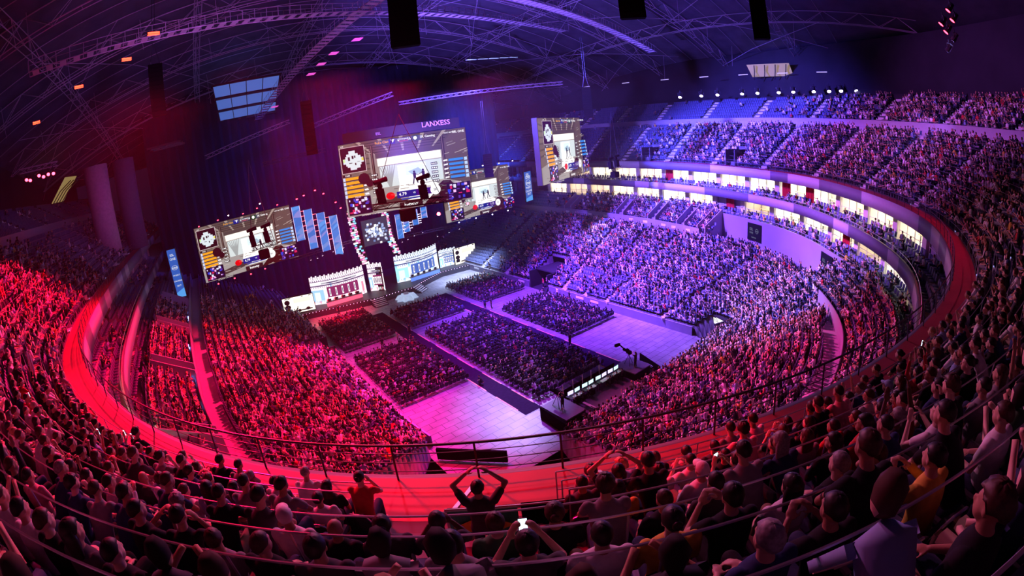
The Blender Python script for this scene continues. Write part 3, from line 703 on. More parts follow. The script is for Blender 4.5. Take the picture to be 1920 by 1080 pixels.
mb = MB(); mb.quad((-14, -2, 0), (72, -2, 0), (72, 130, 0), (-14, 130, 0)); struct(mb.build('floor', fm))
# wing carpet runs
CARP = mat('dark_carpet', (.022, .012, .035), .95, var=.15, vs=3, spec=.05); TAPE = mat('orange_tape', (.85, .45, .25), .6)
for i, (x0, x1, y0, y1) in enumerate(((22.0, 24.0, 30.7, 70.2), (33.8, 35.9, 30.0, 69.8))):
    e = empty('carpet_runner', ((x0+x1)/2, (y0+y1)/2, 0)); mb = MB(); mb.box((0, 0, .008), (x1-x0, y1-y0, .012)); mb.build('carpet', CARP, e)
    for sx in (-1, 1):
        for k in range(int((y1-y0)/5.4)): mb = MB(); mb.box((sx*(x1-x0)/2, (y0-y1)/2+3+k*5.4, .018), (.13, 3.6, .006)); mb.build('edge_tape', TAPE, e)
    tag(e, 'long dark carpet runner on the arena floor %s' % ('left of the big chair block', 'right of the big chair block')[i], 'carpet')
# ------------------------------------------------------------------ rails
def rail_thing(name, label, d, zbase, h, s0, s1, rails, mrail, mpost, pitch=1.6, post=.022, lean=0.0, cat='railing', group=None, top_r=.028, glass=None):
    s = np.arange(s0, s1, .5); P = ring(d, s); o = P.mean(0); e = empty(name, (o[0], o[1], zbase))
    for q in rails:
        mb = MB(); Pq = ring(d+lean*q/h, s)-o; mb.tube([(p[0], p[1], q) for p in Pq], top_r if q == rails[-1] else .010, 6); mb.build('top_rail' if q == rails[-1] else 'rail_wire', mrail, e)
    sp = np.arange(s0, s1, pitch); vis = []
    for a in sp:
        p = ring(d, np.array([a]))[0]
        if in_view(np.array([[p[0], p[1], zbase+h/2]]), 30)[0]: vis.append((math.hypot(p[0], p[1]), a))
    vis.sort(); rest = MB()
    for j, (_, a) in enumerate(vis):
        p = ring(d, np.array([a]))[0]-o; p2 = ring(d+lean, np.array([a]))[0]-o; mb = MB() if j < 100 else rest
        mb.tube([(p[0], p[1], -.05), (p2[0], p2[1], h)], post, 5)
        if j < 100: mb.build('post', mpost, e)
    if len(vis) > 100: tag(rest.build('posts', mpost, e), kind='stuff')
    if label: tag(e, label, cat, group)
    return e
SA, SB = s_at(y=60, side='L'), s_at(y=80, side='R')
sA, sB = min(SA, SB), max(SA, SB)
rail_thing('safety_railing', 'long dark curved railing along the inner edge of the upper walkway', .05, Z1, .78, sA, sB, (.2, .4, .6, .78), DKSTEEL, DKSTEEL, lean=-.10)
sN = s_at(x=2.6)
def clipped(d, z, s0, s1):
    s = np.arange(s0, s1, 1.0); P = ring(d, s); m = in_view(np.c_[P, np.full(len(P), z)], 100); return (s[m].min(), s[m].max()) if m.any() else None
BARM = mat('bar_steel', (.40, .38, .42), .35, .7)
for k in range(0, NROW):
    d = D0+ROWD*k-.02; z = Z1+ROWH*k; c = clipped(d, z, 2, RL-2)
    if k == 0:
        rail_thing('row_barrier', 'long steel barrier in front of the first row, between walkway and seats', d, z, .9, c[0], PORT[0][0], (.5, .9), BARM, BARM, 2.4, .013, top_r=.014, group='row bars of the upper stand')
        rail_thing('row_barrier', 'steel barrier in front of the first row, right of the flags', d, z, .9, PORT[0][1], c[1], (.5, .9), BARM, BARM, 2.4, .013, top_r=.014, group='row bars of the upper stand')
        continue
    segs = [(c[0], c[1])]
    if k < 3: segs = [(c[0], PORT[0][0]), (PORT[0][1], c[1])]
    for j, (a, b_) in enumerate(segs):
        rail_thing('row_barrier', 'thin steel bar in front of the %s row above the walkway%s' % (ORD[k], ('', '')[0] if len(segs) == 1 else (', left part', ', right part')[j]), d, z+.0, .86, a, b_, (.86,), BARM, BARM, 2.6, .012, top_r=.0125, group='row bars of the upper stand')
# glass-topped rail over the lower fascia and over the box wall
rail_thing('terrace_railing', 'thin steel railing on the upper floor of boxes', -1.3, 15.65, .35, sA, sB, (.35,), STEEL, STEEL, 3.0, .014)
rail_thing('terrace_railing', 'thin steel railing on the wall of the lower floor of boxes', -2.4, 12.45, .35, sA, sB, (.35,), STEEL, STEEL, 3.0, .014)
# near entrance : flag barrier and two sloping hand rails
pm = sum(PORT[0])/2; n = rnorm(np.array([pm]))[0]; t = np.array([-n[1], n[0]])
FB = .80; _p0, _p1 = np.array([1.75, 4.55]), np.array([3.42, 3.33]); _t2 = (_p1-_p0)/np.linalg.norm(_p1-_p0); _n2 = np.array([_t2[1], -_t2[0]])
def portp(u, d, z): p = (_p0+_p1)/2+_t2*u+_n2*(d-D0-FB); return (p[0], p[1], z)
w_ = float(np.linalg.norm(_p1-_p0))/2; sgn = 1
ZF = Z1+.55
e = empty('flag_barrier', portp(0, D0+.0, Z1)); o = np.array(e.location)
def loc(p): return tuple(np.array(p)-o)
mb = MB(); mb.tube([loc(portp(-w_, D0+FB, ZF+.86)), loc(portp(w_, D0+FB, ZF+.86))], .028, 8); mb.build('top_rail', BARM, e)
mb = MB(); mb.tube([loc(portp(-w_, D0+FB, ZF+.45)), loc(portp(w_, D0+FB, ZF+.45))], .018, 8); mb.build('rail_wire', BARM, e)
for i in range(6): u = -w_+2*w_*i/5; mb = MB(); mb.tube([loc(portp(u, D0+FB, ZF-.1)), loc(portp(u, D0+FB, ZF+.86))], .018, 6); mb.build('post', BARM, e)
tag(e, 'straight grey barrier with flags across the entrance in front of the camera', 'railing')
GRN, YEL, BLU = cloth('flag_green', (.06, .55, .22)), cloth('flag_yellow', (.95, .75, .08)), cloth('flag_blue', (.08, .15, .75))
def hang(name, u0, u1, z0, z1, mats, label, shapes=None):
    mb = MB(); N = 24
    for i in range(N):
        a, b_ = u0+(u1-u0)*i/N, u0+(u1-u0)*(i+1)/N; wa, wb = .02*math.sin(i*.9), .02*math.sin((i+1)*.9)
        mb.quad(portp(a*sgn, D0+FB+.05+wa, z0), portp(b_*sgn, D0+FB+.05+wb, z0), portp(b_*sgn, D0+FB+.05, z1), portp(a*sgn, D0+FB+.05, z1)); mb.quad(portp(a*sgn, D0+FB-.03-wa, z0+.1), portp(a*sgn, D0+FB-.03, z1), portp(b_*sgn, D0+FB-.03, z1), portp(b_*sgn, D0+FB-.03-wb, z0+.1))
    if shapes:
        for mi, pts in shapes: mb.mi = mi; mb.poly([portp(u*sgn, D0+FB+.09, z) for u, z in pts])
    tag(mb.build(name, mats), label, 'flag')
hang('flag', -1.0, -.05, ZF+.36, ZF+.88, [GRN, YEL, BLU], 'green flag with yellow diamond and blue disc hanging on the entrance barrier', [(1, [(-.95, ZF+.60), (-.52, ZF+.41), (-.1, ZF+.60), (-.52, ZF+.82)]), (2, [(-.52+.13*math.cos(a), ZF+.61+.13*math.sin(a)) for a in np.linspace(0, 6.2, 16)])])
hang('flag', .0, 1.0, ZF+.50, ZF+.89, [BLACK], 'black cloth banner hanging on the right half of the entrance barrier')
for sx, nm in ((-1, 'left'), (1, 'right')):
    A, B = (((2.52, 5.04, Z1+1.1), (1.88, 4.56, Z1+1.3)), ((4.06, 3.94, Z1+1.1), (3.88, 3.15, Z1+1.3)))[sx > 0]; e = empty('handrail', (A[0], A[1], Z1)); o = np.array(e.location)
    nn = np.array([t[0], t[1], 0])*.05; mb = MB(); pts = [np.array(A)-o-nn*.7, np.array(A)-o+nn*.7, np.array(B)-o+nn*.7, np.array(B)-o-nn*.7]; mb.prism([tuple(p) for p in pts], (0, 0, .04)); mb.build('top_rail', BARM, e)
    for q in (.25, .5, .75): mb = MB(); mb.tube([np.array(A)-o-[0, 0, q], np.array(B)-o-[0, 0, q]], .012, 6); mb.build('rail_wire', CHROME, e)
    for f in (0, .5, 1): p = (np.array(A)*(1-f)+np.array(B)*f)-o; mb = MB(); mb.tube([p, (p[0], p[1], 0)], .018, 6); mb.build('post', CHROME, e)
    tag(e, 'short bright steel handrail at the %s side of the entrance with the flags' % nm, 'railing')
# cable and gear rail of the left cross aisle, lamps along it
BLUEL = mat('blue_strip_lamp', (.1, .1, .3), .4, emit=(.25, .35, 1), es=14)
for i, (x, y) in enumerate(((-5.6, 66), (-5.3, 62), (-5.2, 50), (-5.0, 40), (-4.7, 35))):
    e = empty('strip_lamp', (x, y, 9.0)); mb = MB(); mb.box((0, 0, .9), (.08, .5, .9)); mb.build('housing', DKSTEEL, e)
    for q in range(3): mb = MB(); mb.box((.06, 0, .65+.27*q), (.05, .8, .10)); mb.build('lamp', BLUEL, e)
    tag(e, '%s blue strip lamp from the stage along the left cross aisle' % ORD[i], 'lamp')
# ------------------------------------------------------------------ seats and chairs
def seat_lp():
    V = []; Q = []
    def bx(c, d, tilt=0):
        o = len(V)
        for z in (-d[2]/2, d[2]/2):
            for x, y in ((-d[0]/2, -d[1]/2), (d[0]/2, -d[1]/2), (d[0]/2, d[1]/2), (-d[0]/2, d[1]/2)): V.append((c[0]+x, c[1]+y-tilt*(z+d[2]/2), c[2]+z))
        Q.extend([tuple(o+i for i in q) for q in ((4, 5, 6, 7), (0, 1, 5, 4), (1, 2, 6, 5), (2, 3, 7, 6), (3, 0, 4, 7))])
    bx((0, .02, .42), (.44, .40, .07)); bx((0, -.20, .66), (.44, .06, .46), .12); return np.array(V), np.array(Q)
def tile(V, Q, A, scale=None):
    n = len(A); c, s = np.cos(A[:, 3]), np.sin(A[:, 3]); sc = np.ones(n) if scale is None else scale
    X = V[None, :, 0]*sc[:, None]; Y = V[None, :, 1]*sc[:, None]; Z = V[None, :, 2]*sc[:, None]
    W = np.stack([X*c[:, None]-Y*s[:, None]+A[:, 0:1], X*s[:, None]+Y*c[:, None]+A[:, 1:2], Z+A[:, 2:3]], -1).reshape(-1, 3)
    return W, (Q[None]+(np.arange(n)*len(V))[:, None, None]).reshape(-1, 4)
LETTER = 'first'
def seat_word(s, P):
    """count of seats left or right of the flag barrier"""
    p0 = s_at(x=2.4); d = np.interp(0, [0, 1], [0, 1]); return d
def arc_of(p):
    return float(RS[np.argmin(np.hypot(RP[:, 0]-p[0], RP[:, 1]-p[1]))])
def nth(n): return '%d%s' % (n, 'th' if 10 <= n % 100 <= 20 else {1: 'st', 2: 'nd', 3: 'rd'}.get(n % 10, 'th'))
def order_side(A, m):
    """for the chosen places: side and count from the flags within each row"""
    out = {}; ids = np.where(m)[0]; s0 = arc_of(ring(0, np.array([sum(PORT[0])/2]))[0])
    byrow = {}
    for i in ids:
        s = arc_of(A[i, :2]); side = 'left' if (s-s0)*LEFTSIGN > 0 else 'right'
        byrow.setdefault((int(A[i, 4]), int(A[i, 5]), side), []).append((abs(s-s0), i))
    for (a, r, side), l in byrow.items():
        for n, (_, i) in enumerate(sorted(l)): out[i] = (a, r, side, n+1)
    return out
_sl = s_at(y=25, side='L'); LEFTSIGN = 1 if _sl > sum(PORT[0])/2 else -1
mS = nearest(SEATS, 300, .6)
farS = SEATS[~mS]
V0, Q0 = seat_lp(); W, QQ = tile(V0, Q0, farS)
tag(link('stadium_seats', npmesh('stadium_seats', W, QQ, SEATM)), 'blue tip-up stadium seats filling the stands further off', 'seats', kind='stuff')
# near seats : padded shell with a bright bent tube round its top edge
def near_seat():
    e = empty('stadium_seat'); mb = MB()
    def shell(z0, z1, y0, y1, w, th, arc):
        rings = []
        for t in np.linspace(0, 1, 9):
            z = z0+(z1-z0)*t; y = y0+(y1-y0)*t; ww = w*(1-.0*t) if t < .6 else w*math.sqrt(max(.02, 1-((t-.6)/.42)**2*arc))
            rings.append([(-ww/2, y+.02, z), (0, y-.01, z), (ww/2, y+.02, z), (ww/2, y+.02+th, z), (0, y+th, z), (-ww/2, y+.02+th, z)])
        mb.loft(rings)
    shell(.44, .90, -.22, -.30, .44, .05, .75); mb.build('backrest', NEARSEAT, e)
    mb = MB(); mb.loft([[(x*sx, y, z+(.012 if sx < 1 else 0)) for x, y in ((-.21, -.2), (.21, -.2), (.22, .18), (-.22, .18))] for z, sx in ((.40, .9), (.43, 1), (.465, 1), (.48, .9))]); mb.build('seat', NEARSEAT, e)
    mb = MB(); mb.tube([(-.225, -.20, .42), (-.232, -.245, .70), (-.18, -.28, .87), (-.08, -.295, .935), (.08, -.295, .935), (.18, -.28, .87), (.232, -.245, .70), (.225, -.20, .42)], .014, 7); mb.build('back_frame', CHROME, e)
    for sx in (-1, 1): mb = MB(); mb.box((sx*.235, -.05, .33), (.03, .34, .04)); mb.box((sx*.235, -.12, .17), (.03, .05, .34)); mb.build('leg', DKSTEEL, e)
    return e
proto = near_seat(); first = True; info = order_side(SEATS, mS); s_row = {0: 'row', 1: 'top-tier row'}
def where_words(inf, unit):
    a, r, side, n = inf
    return ('row %d %s, %s %s of flags' % (r+1, {0: 'above walkway', 1: 'above cross wall'}.get(a, 'of the stand'), nth(n), side))
for i in np.where(mS)[0]:
    o = proto if first else copy_tree(proto); first = False; x, y, z, rz = SEATS[i, :4]; o.location = (x, y, z); o.rotation_euler = (0, 0, rz)
    tag(o, 'dark padded tip-up seat, '+where_words(info[i], 'seat'), 'seat', 'padded seats of the upper stand')
# loose chairs on the floor
def floor_chair():
    e = empty('floor_chair'); mb = MB(); mb.loft([[(x*q, y*q, z) for x, y in ((-.21, -.2), (.21, -.2), (.21, .21), (-.21, .21))] for z, q in ((.43, .92), (.45, 1), (.48, .95))]); mb.build('seat', mat('chair_fabric', (.02, .02, .03), .8), e)
    mb = MB(); mb.loft([[(-w, y, z), (w, y, z), (w, y-.03, z), (-w, y-.03, z)] for z, y, w in ((.50, -.20, .18), (.58, -.21, .215), (.84, -.235, .215), (.95, -.25, .15))]); mb.build('backrest', mat('chair_fabric', (.02, .02, .03), .8), e)
    for sx in (-1, 1):
        mb = MB(); mb.tube([(sx*.21, .20, 0), (sx*.21, .18, .44)], .012, 5); mb.build('leg', CHROME, e)
        mb = MB(); mb.tube([(sx*.21, -.24, 0), (sx*.21, -.19, .44), (sx*.20, -.245, .92)], .012, 5); mb.build('leg', CHROME, e)
    return e
mC = nearest(CH, 300, .6); proto = floor_chair(); first = True
for i in np.where(mC)[0]:
    o = proto if first else copy_tree(proto); first = False; x, y, z, rz, b, r, c = CH[i]; o.location = (x, y, 0); o.rotation_euler = (0, 0, rz)
    nr = int(r)+1; tag(o, 'loose chair, %s, row %d, %s from left' % (BLOCKS[int(b)][0], nr, nth(int(c)+1)), 'chair', 'loose chairs on the arena floor')
V1, Q1 = seat_lp(); V1 = V1*np.array([.98, .98, 1.06]); 
lg = MB()
for sx in (-1, 1):
    for sy in (-1, 1): lg.tube([(sx*.2, sy*.2, 0), (sx*.2, sy*.18, .42)], .014, 4, caps=False)
V1 = np.concatenate([V1, np.array(lg.v)]); Q1 = np.concatenate([Q1, np.array(lg.f)+len(V0)])
W, QQ = tile(V1, Q1, CH[~mC]); CC = np.zeros((len(QQ), 3)); nq = len(Q1); cls = np.r_[np.zeros(10), np.ones(nq-10)]; CC[:] = np.where(np.tile(cls, (~mC).sum())[:, None] > 0, (.5, .5, .52), (.03, .03, .04))
tag(link('floor_chairs', npmesh('floor_chairs', W, QQ, colmat('chair_far', .5), CC)), 'black loose chairs of the floor blocks further from the camera', 'chairs', kind='stuff')
# ------------------------------------------------------------------ spectators
mP = nearest(PEOPLE, 300, 1.0)
far = PEOPLE[~mP]
LP = [lowpoly(k) for k in ('lap', 'lean', 'clap', 'phone', 'cheer', 'side')]
pw = np.array([.34, .18, .20, .14, .08, .06]); kind = rng.choice(len(LP), len(far), p=pw); kind[(far[:, 4] > 9) & (kind > 1) & (rng.random(len(far)) < .8)] = 0
shc = np.array([c for _, c, _ in SHIRTS]); shp = np.array([w for _, _, w in SHIRTS]); shp[3] += .10; shp /= shp.sum()
skc = np.array([(.62, .36, .26), (.45, .24, .15), (.72, .47, .37), (.16, .08, .05)]); hrc = np.array([(.018, .012, .010), (.07, .035, .02), (.42, .27, .13), (.28, .27, .27), (.62, .36, .26)]); ptc = np.array([(.04, .06, .12), (.02, .02, .022), (.25, .20, .13), (.30, .32, .38)])
VV = []; QA = []; CA = []; cnt = 0
for k, (V, Q, K) in enumerate(LP):
    A = far[kind == k].copy(); n = len(A); A[:, 3] += rng.normal(0, .12, n); sc = rng.normal(1.0, .05, n); W, QQ = tile(V, Q, A, sc)
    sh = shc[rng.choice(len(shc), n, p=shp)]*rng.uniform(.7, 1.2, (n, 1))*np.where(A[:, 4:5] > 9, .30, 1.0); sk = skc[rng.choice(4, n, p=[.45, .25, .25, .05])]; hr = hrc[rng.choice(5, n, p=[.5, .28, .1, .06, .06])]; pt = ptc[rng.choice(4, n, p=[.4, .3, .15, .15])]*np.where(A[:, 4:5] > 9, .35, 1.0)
    pal = np.stack([sk, hr, sh, pt], 1); C = pal[:, K, :].reshape(-1, 3)
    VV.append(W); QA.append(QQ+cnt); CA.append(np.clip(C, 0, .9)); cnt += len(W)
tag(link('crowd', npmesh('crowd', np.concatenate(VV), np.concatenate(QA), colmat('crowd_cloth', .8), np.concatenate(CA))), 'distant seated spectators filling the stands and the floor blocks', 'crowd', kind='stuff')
info = order_side(PEOPLE, mP); r3 = np.random.default_rng(11); cnum = {}
HW = {'dark': 'dark hair', 'brown': 'brown hair', 'fair': 'fair hair', 'grey': 'grey hair'}
STAGELOOK = STAGE
for i in np.where(mP)[0]:
    x, y, z, rz, a, r, c = PEOPLE[i]; dist = math.sqrt(x*x+y*y+(z+1-CAMZ)**2)
    k = str(r3.choice(['lap', 'lean', 'clap', 'phone', 'cheer', 'chin', 'side'], p=[.34, .19, .12, .08, .04, .12, .11]))
    if dist < 5 and k == 'cheer': k = 'lap'
    sh = SHIRTS[int(r3.choice(len(SHIRTS), p=np.array([w for _, _, w in SHIRTS])/sum(w for _, _, w in SHIRTS)))][0]
    hair = str(r3.choice(['dark', 'brown', 'fair', 'grey'], p=[.64, .28, .05, .03])); st = str(r3.choice(['crop', 'short', 'curly', 'long', 'bun', 'cap', 'bald'], p=[.28, .30, .10, .20, .04, .06, .02]))
    o = make_person((x, y, z), rz, k, sh, hair, st, SKINS[int(r3.choice(4, p=[.45, .25, .25, .05]))], PANTS[int(r3.choice(3, p=[.45, .35, .2]))], float(r3.normal(1.0, .03)), bool(r3.random() < .25))
    tag(o, 'person in %s top, %s, %s' % (sh, {'bald': 'bald', 'cap': 'cap'}.get(st, HW[hair]), where_words(info[i], 'person')), 'person', 'spectators in the upper stand')
# ------------------------------------------------------------------ pictures on displays
class Pic:
    """flat picture made of coloured shapes on a panel, u,v in metres from the lower left corner; w,h its size"""
    def __init__(s, w, h): s.w, s.h, s.mb, s.l = w, h, MB(), 0
    def poly(s, pts, col): s.l += 1; s.mb.col = tuple(c**2.2+1e-4 for c in col); s.mb.poly([(x*s.w, -.004*s.l, y*s.h) for x, y in pts])
    def rect(s, x0, y0, x1, y1, col): s.poly([(x0, y0), (x1, y0), (x1, y1), (x0, y1)], col)
    def circ(s, x, y, r, col, n=16, k=1.0): s.poly([(x+r*math.cos(a), y+r*k*s.w/s.h*math.sin(a)) for a in np.linspace(0, 2*PI, n, endpoint=False)], col)
    def text(s, t, x, y, size, col, sx=1.0):
        V, F = text_shapes(t, size*s.h, sx); s.l += 1; s.mb.col = tuple(c**2.2+1e-4 for c in col); s.mb.add([(x*s.w+u, -.004*s.l, y*s.h+v) for u, v in V], F)
WH = (1, 1, 1); MAR = (.16, .03, .06)
def game_picture(P, flip=0):
    r = random.Random(5); R = P.rect
    R(0, 0, 1, 1, (.55, .50, .48))
    P.poly([(0, 1), (0, .25), (.23, .33), (.23, .86), (.12, 1)], (.42, .36, .33)); P.poly([(1, 1), (1, .22), (.80, .33), (.80, .86), (.92, 1)], (.36, .29, .27))
    for i in range(6): P.poly([(0, .93-.1*i), (0, .90-.1*i), (.23, .82-.07*i), (.23, .84-.07*i)], (.30, .26, .25))
    P.poly([(.12, 1), (.92, 1), (.80, .80), (.25, .80)], (.33, .27, .25))
    for i in range(5): P.poly([(.14+.17*i, 1), (.17+.17*i, 1), (.28+.115*i, .80), (.265+.115*i, .80)], (.62, .56, .52)); P.poly([(.17+.02*i, .97-.035*i), (.88-.02*i, .97-.035*i), (.875-.02*i, .962-.035*i), (.175+.02*i, .962-.035*i)], (.15, .11, .10))
    for x in (.245, .80): R(x, .30, x+.022, .92, (.20, .13, .11)); R(x+.006, .30, x+.012, .92, (.45, .36, .33))
    R(.28, .74, .80, .80, (.30, .25, .24)); R(.29, .63, .79, .735, (1, .97, .92)); R(.30, .30, .79, .62, (.80, .84, .84))
    for i in range(7): P.poly([(.30+.02*i, .62), (.305+.02*i, .62), (.38+.0*i, .33), (.36+.0*i, .33)], (.60, .62, .62))
    R(.44, .30, .66, .60, WH); R(.50, .45, .64, .58, (.85, .93, .97)); P.poly([(.52, .50), (.60, .54), (.64, .47), (.55, .45)], (.62, .72, .78))
    P.poly([(0, 0), (1, 0), (1, .22), (.80, .33), (.23, .33), (0, .25)], (.60, .57, .56)); P.poly([(.40, .10), (.86, .10), (.70, .34), (.44, .34)], (1, .99, .97)); P.poly([(.10, .02), (.52, .12), (.44, .2), (.2, .12)], (.28, .20, .20))
    P.poly([(.60, .0), (.95, .0), (.90, .16), (.84, .30), (.78, .31), (.74, .26), (.70, .16)], (.22, .07, .06))
    for cx, cy, m in ((.565, .37, 1), (.635, .38, -1)):                       # two small figures in the doorway
        c = (.06, .04, .10); P.circ(cx, cy+.115, .009, c); P.poly([(cx-.012, cy+.10), (cx+.012, cy+.10), (cx+.010, cy+.03), (cx-.010, cy+.03)], c)
        P.poly([(cx-.010, cy+.035), (cx, cy+.035), (cx-.012, cy-.05), (cx-.022, cy-.05)], c); P.poly([(cx, cy+.035), (cx+.010, cy+.035), (cx+.026, cy-.04), (cx+.016, cy-.045)], c); P.poly([(cx, cy+.09), (cx+m*.035, cy+.075), (cx+m*.035, cy+.065), (cx, cy+.075)], c)
    for q in range(170):                                                       # small random strips as texture on the walls and floor
        a = r.random(); b = r.random()*.34 if q % 2 else .34+r.random()*.5; k = r.uniform(.3, .75)
        if q % 2 == 0 and .23 < a < .80: continue
        sl = (.10 if a < .5 else -.10)*(0 if q % 2 else 1); w_ = r.uniform(.02, .07); P.poly([(a, b), (min(1, a+w_), b-sl*w_*4), (min(1, a+w_), b+.008-sl*w_*4), (a, b+.010)], (k, k*.92, k*.88))
    # overview map
    R(.01, .60, .205, .955, (.85, .8, .8)); R(.014, .606, .201, .949, MAR)
    for x0, y0, x1, y1 in ((.06, .68, .15, .86), (.03, .73, .19, .80), (.08, .64, .13, .90), (.05, .70, .17, .83), (.10, .66, .16, .72)): R(x0, y0, x1, y1, (.82, .86, .88))
    for x0, y0, x1, y1 in ((.07, .77, .085, .82), (.10, .79, .115, .83), (.12, .80, .13, .83), (.075, .73, .10, .74), (.12, .70, .13, .73), (.14, .74, .16, .745)): R(x0, y0, x1, y1, MAR)
    R(.03, .755, .045, .80, (.75, .9, .6)); R(.175, .75, .19, .79, (.85, .8, .3))
    P.text('LIVE', .035, .972, .022, WH)
    # head banner
    R(.30, .905, .66, .975, (.25, .27, .33)); R(.40, .905, .45, .98, (.05, .12, .50)); R(.58, .905, .63, .98, (.05, .25, .10)); P.text('FaZe Clan', .345, .945, .045, (.95, .65, .12)); P.text('6', .475, .945, .05, WH); P.text('Overpass', .515, .955, .03, WH); P.text('ROUND 23', .515, .925, .025, (.9, .3, .35)); P.text('16', .558, .945, .05, WH); P.text('SK Gaming', .70, .945, .045, WH)
    P.poly([(.41, .965), (.445, .965), (.43, .92), (.425, .95)], WH); P.circ(.605, .943, .014, WH); P.text('NEXT MATCH', .87, .955, .025, WH); P.text('ESL ONE', .94, .955, .042, WH)
    # player columns
    R(.01, .555, .08, .585, (.12, .05, .07)); P.text('FAZE', .05, .570, .028, WH)
    for i in range(5):
        y = .545-.058*i; R(.01, y-.045, .028, y, (.75, .80, .95)); R(.03, y-.038, .16, y-.003, (.98, .62, .10)); R(.03, y-.050, .16, y-.040, (.25, .12, .10)); P.poly([(.165, y-.01), (.195, y-.005), (.20, y-.03), (.17, y-.03)], (.95, .93, .95)); R(.23, y-.04, .285, y-.004, (.15, .08, .10)); R(.235, y-.03, .245, y-.012, WH); R(.25, y-.03, .26, y-.012, WH); R(.265, y-.03, .275, y-.012, WH)
        R(.84, y+.02, .955, y+.052, (.20, .50, .85)); R(.84, y+.008, .955, y+.016, (.10, .14, .30)); R(.962, y+.01, .985, y+.052, (.7, .8, .95)); P.poly([(.80, y+.045), (.832, y+.05), (.83, y+.03), (.80, y+.025)], (.95, .93, .95)); R(.70, y+.0, .75, y+.036, (.12, .08, .10)); R(.705, y+.01, .715, y+.026, WH); R(.72, y+.01, .73, y+.026, WH); R(.735, y+.01, .745, y+.026, WH)
    P.circ(.175, .50, .045, (.20, .05, .08)); P.circ(.215, .43, .03, (.20, .05, .08))
    # two inset camera pictures
    for x0, nm in ((.02, 'PULSE'), (.80, 'ARENA')):
        R(x0, .03, x0+.185, .265, (.12, .04, .16))
        for q in range(26): a = x0+r.random()*.16; b = .04+r.random()*.19; R(a, b, a+.008+r.random()*.02, b+.01+r.random()*.035, r.choice([(.2, .25, .8), (.85, .85, .95), (.8, .15, .35), (.35, .2, .6), (.9, .7, .9)]))
        P.text(nm, x0+.09, .27, .03, (.9, .8, .9))
    P.circ(.36, .215, .035, (.85, .05, .05), k=.8); P.text('FAZE', .385, .225, .03, (.9, .3, .3)); R(.41, .165, .56, .255, (.03, .12, .50)); R(.56, .165, .68, .255, (.22, .05, .45)); P.text('4.79', .455, .212, .062, WH); P.text('VS', .545, .212, .032, WH); P.text('1.12', .62, .212, .062, WH); P.circ(.71, .212, .04, (.98, .97, .98)); P.text('SK', .71, .212, .045, (.1, .1, .1)); R(.44, .135, .64, .155, (.2, .25, .6))
    R(.42, .02, .60, .105, (.20, .10, .12)); P.text('betway', .51, .065, .065, WH); P.text('LIVE  BITRATE  115 000  VIEWERS', .2, .012, .02, (.9, .85, .85))
    return P
SCRM = colmat('display_picture', .4, 1.2)
FRM = mat('display_frame', (.01, .01, .012), .5)
PICS = {}
def video_wall(name, A, B, zb, zt, depth, label, cat='screen', draw=game_picture, mir=False, strength=None, border=.06):
    """upright display from A to B (x,y), seen from the side to the right hand of A->B"""
    A = np.array(A, float); B = np.array(B, float); w = np.linalg.norm(B-A); rz = math.atan2(B[1]-A[1], B[0]-A[0]); h = zt-zb
    e = empty(name, (A[0], A[1], zb), rz); P = draw(Pic(w, h)); k = P.l*.004
    me = P.mb.mesh('picture', strength or SCRM); o = link('picture', me, e)
    mb = MB(); mb.box((w/2, depth/2+.02, h/2), (w+2*border, depth, h+2*border)); mb.build('housing', FRM, e)
    o.location = (0, 0, 0)
    tag(e, label, cat); return e
video_wall('video_screen', (-2.1, 77.5), (14.0, 78.4), 10.9, 19.45, .35, 'large hanging screen left of the stage showing the game in a warehouse')
video_wall('video_screen', (21.1, 69.3), (38.4, 61.3), 16.3, 27.2, .5, 'biggest hanging screen, above the stage centre, lilac lettering on its top')
video_wall('video_screen', (48.2, 56.2), (65.2, 63.8), 17.0, 27.5, .9, 'hanging screen on the right, seen at a steep angle, dark side edge')
video_wall('video_screen', (43.0, 79.0), (60.2, 81.0), 10.1, 19.3, .35, 'hanging screen right of the stage, partly hidden by the biggest screen')
def lowpic(P):
    P.rect(0, 0, 1, 1, (1.0, .98, .9)); r = random.Random(8)
    P.circ(.14, .72, .09, (.10, .06, .08), k=.9); P.circ(.14, .42, .10, (.10, .06, .08), k=.8); P.rect(.05, .12, .22, .30, (.1, .08, .12)); P.rect(.28, .08, .92, .16, (.15, .1, .14)); P.rect(.35, .62, .90, .90, (.86, .84, .78))
    P.circ(.5, .12, .05, (.12, .08, .1)); P.circ(.78, .16, .07, (.12, .08, .1), k=.7)
    for q in range(8): a = r.random()*.9; P.rect(a, .93, a+.05, .985, (.2, .15, .2))
    return P
LOWM = colmat('bright_display_picture', .4, 1.5)
video_wall('low_screen', (9.7, 80.0), (14.9, 78.4), 1.35, 4.15, .3, 'low bright screen at the far left end of the stage', draw=lowpic, strength=LOWM)
video_wall('low_screen', (44.6, 80.6), (49.8, 81.0), 1.15, 4.4, .3, 'low bright screen at the far right end of the stage', draw=lowpic, strength=LOWM)
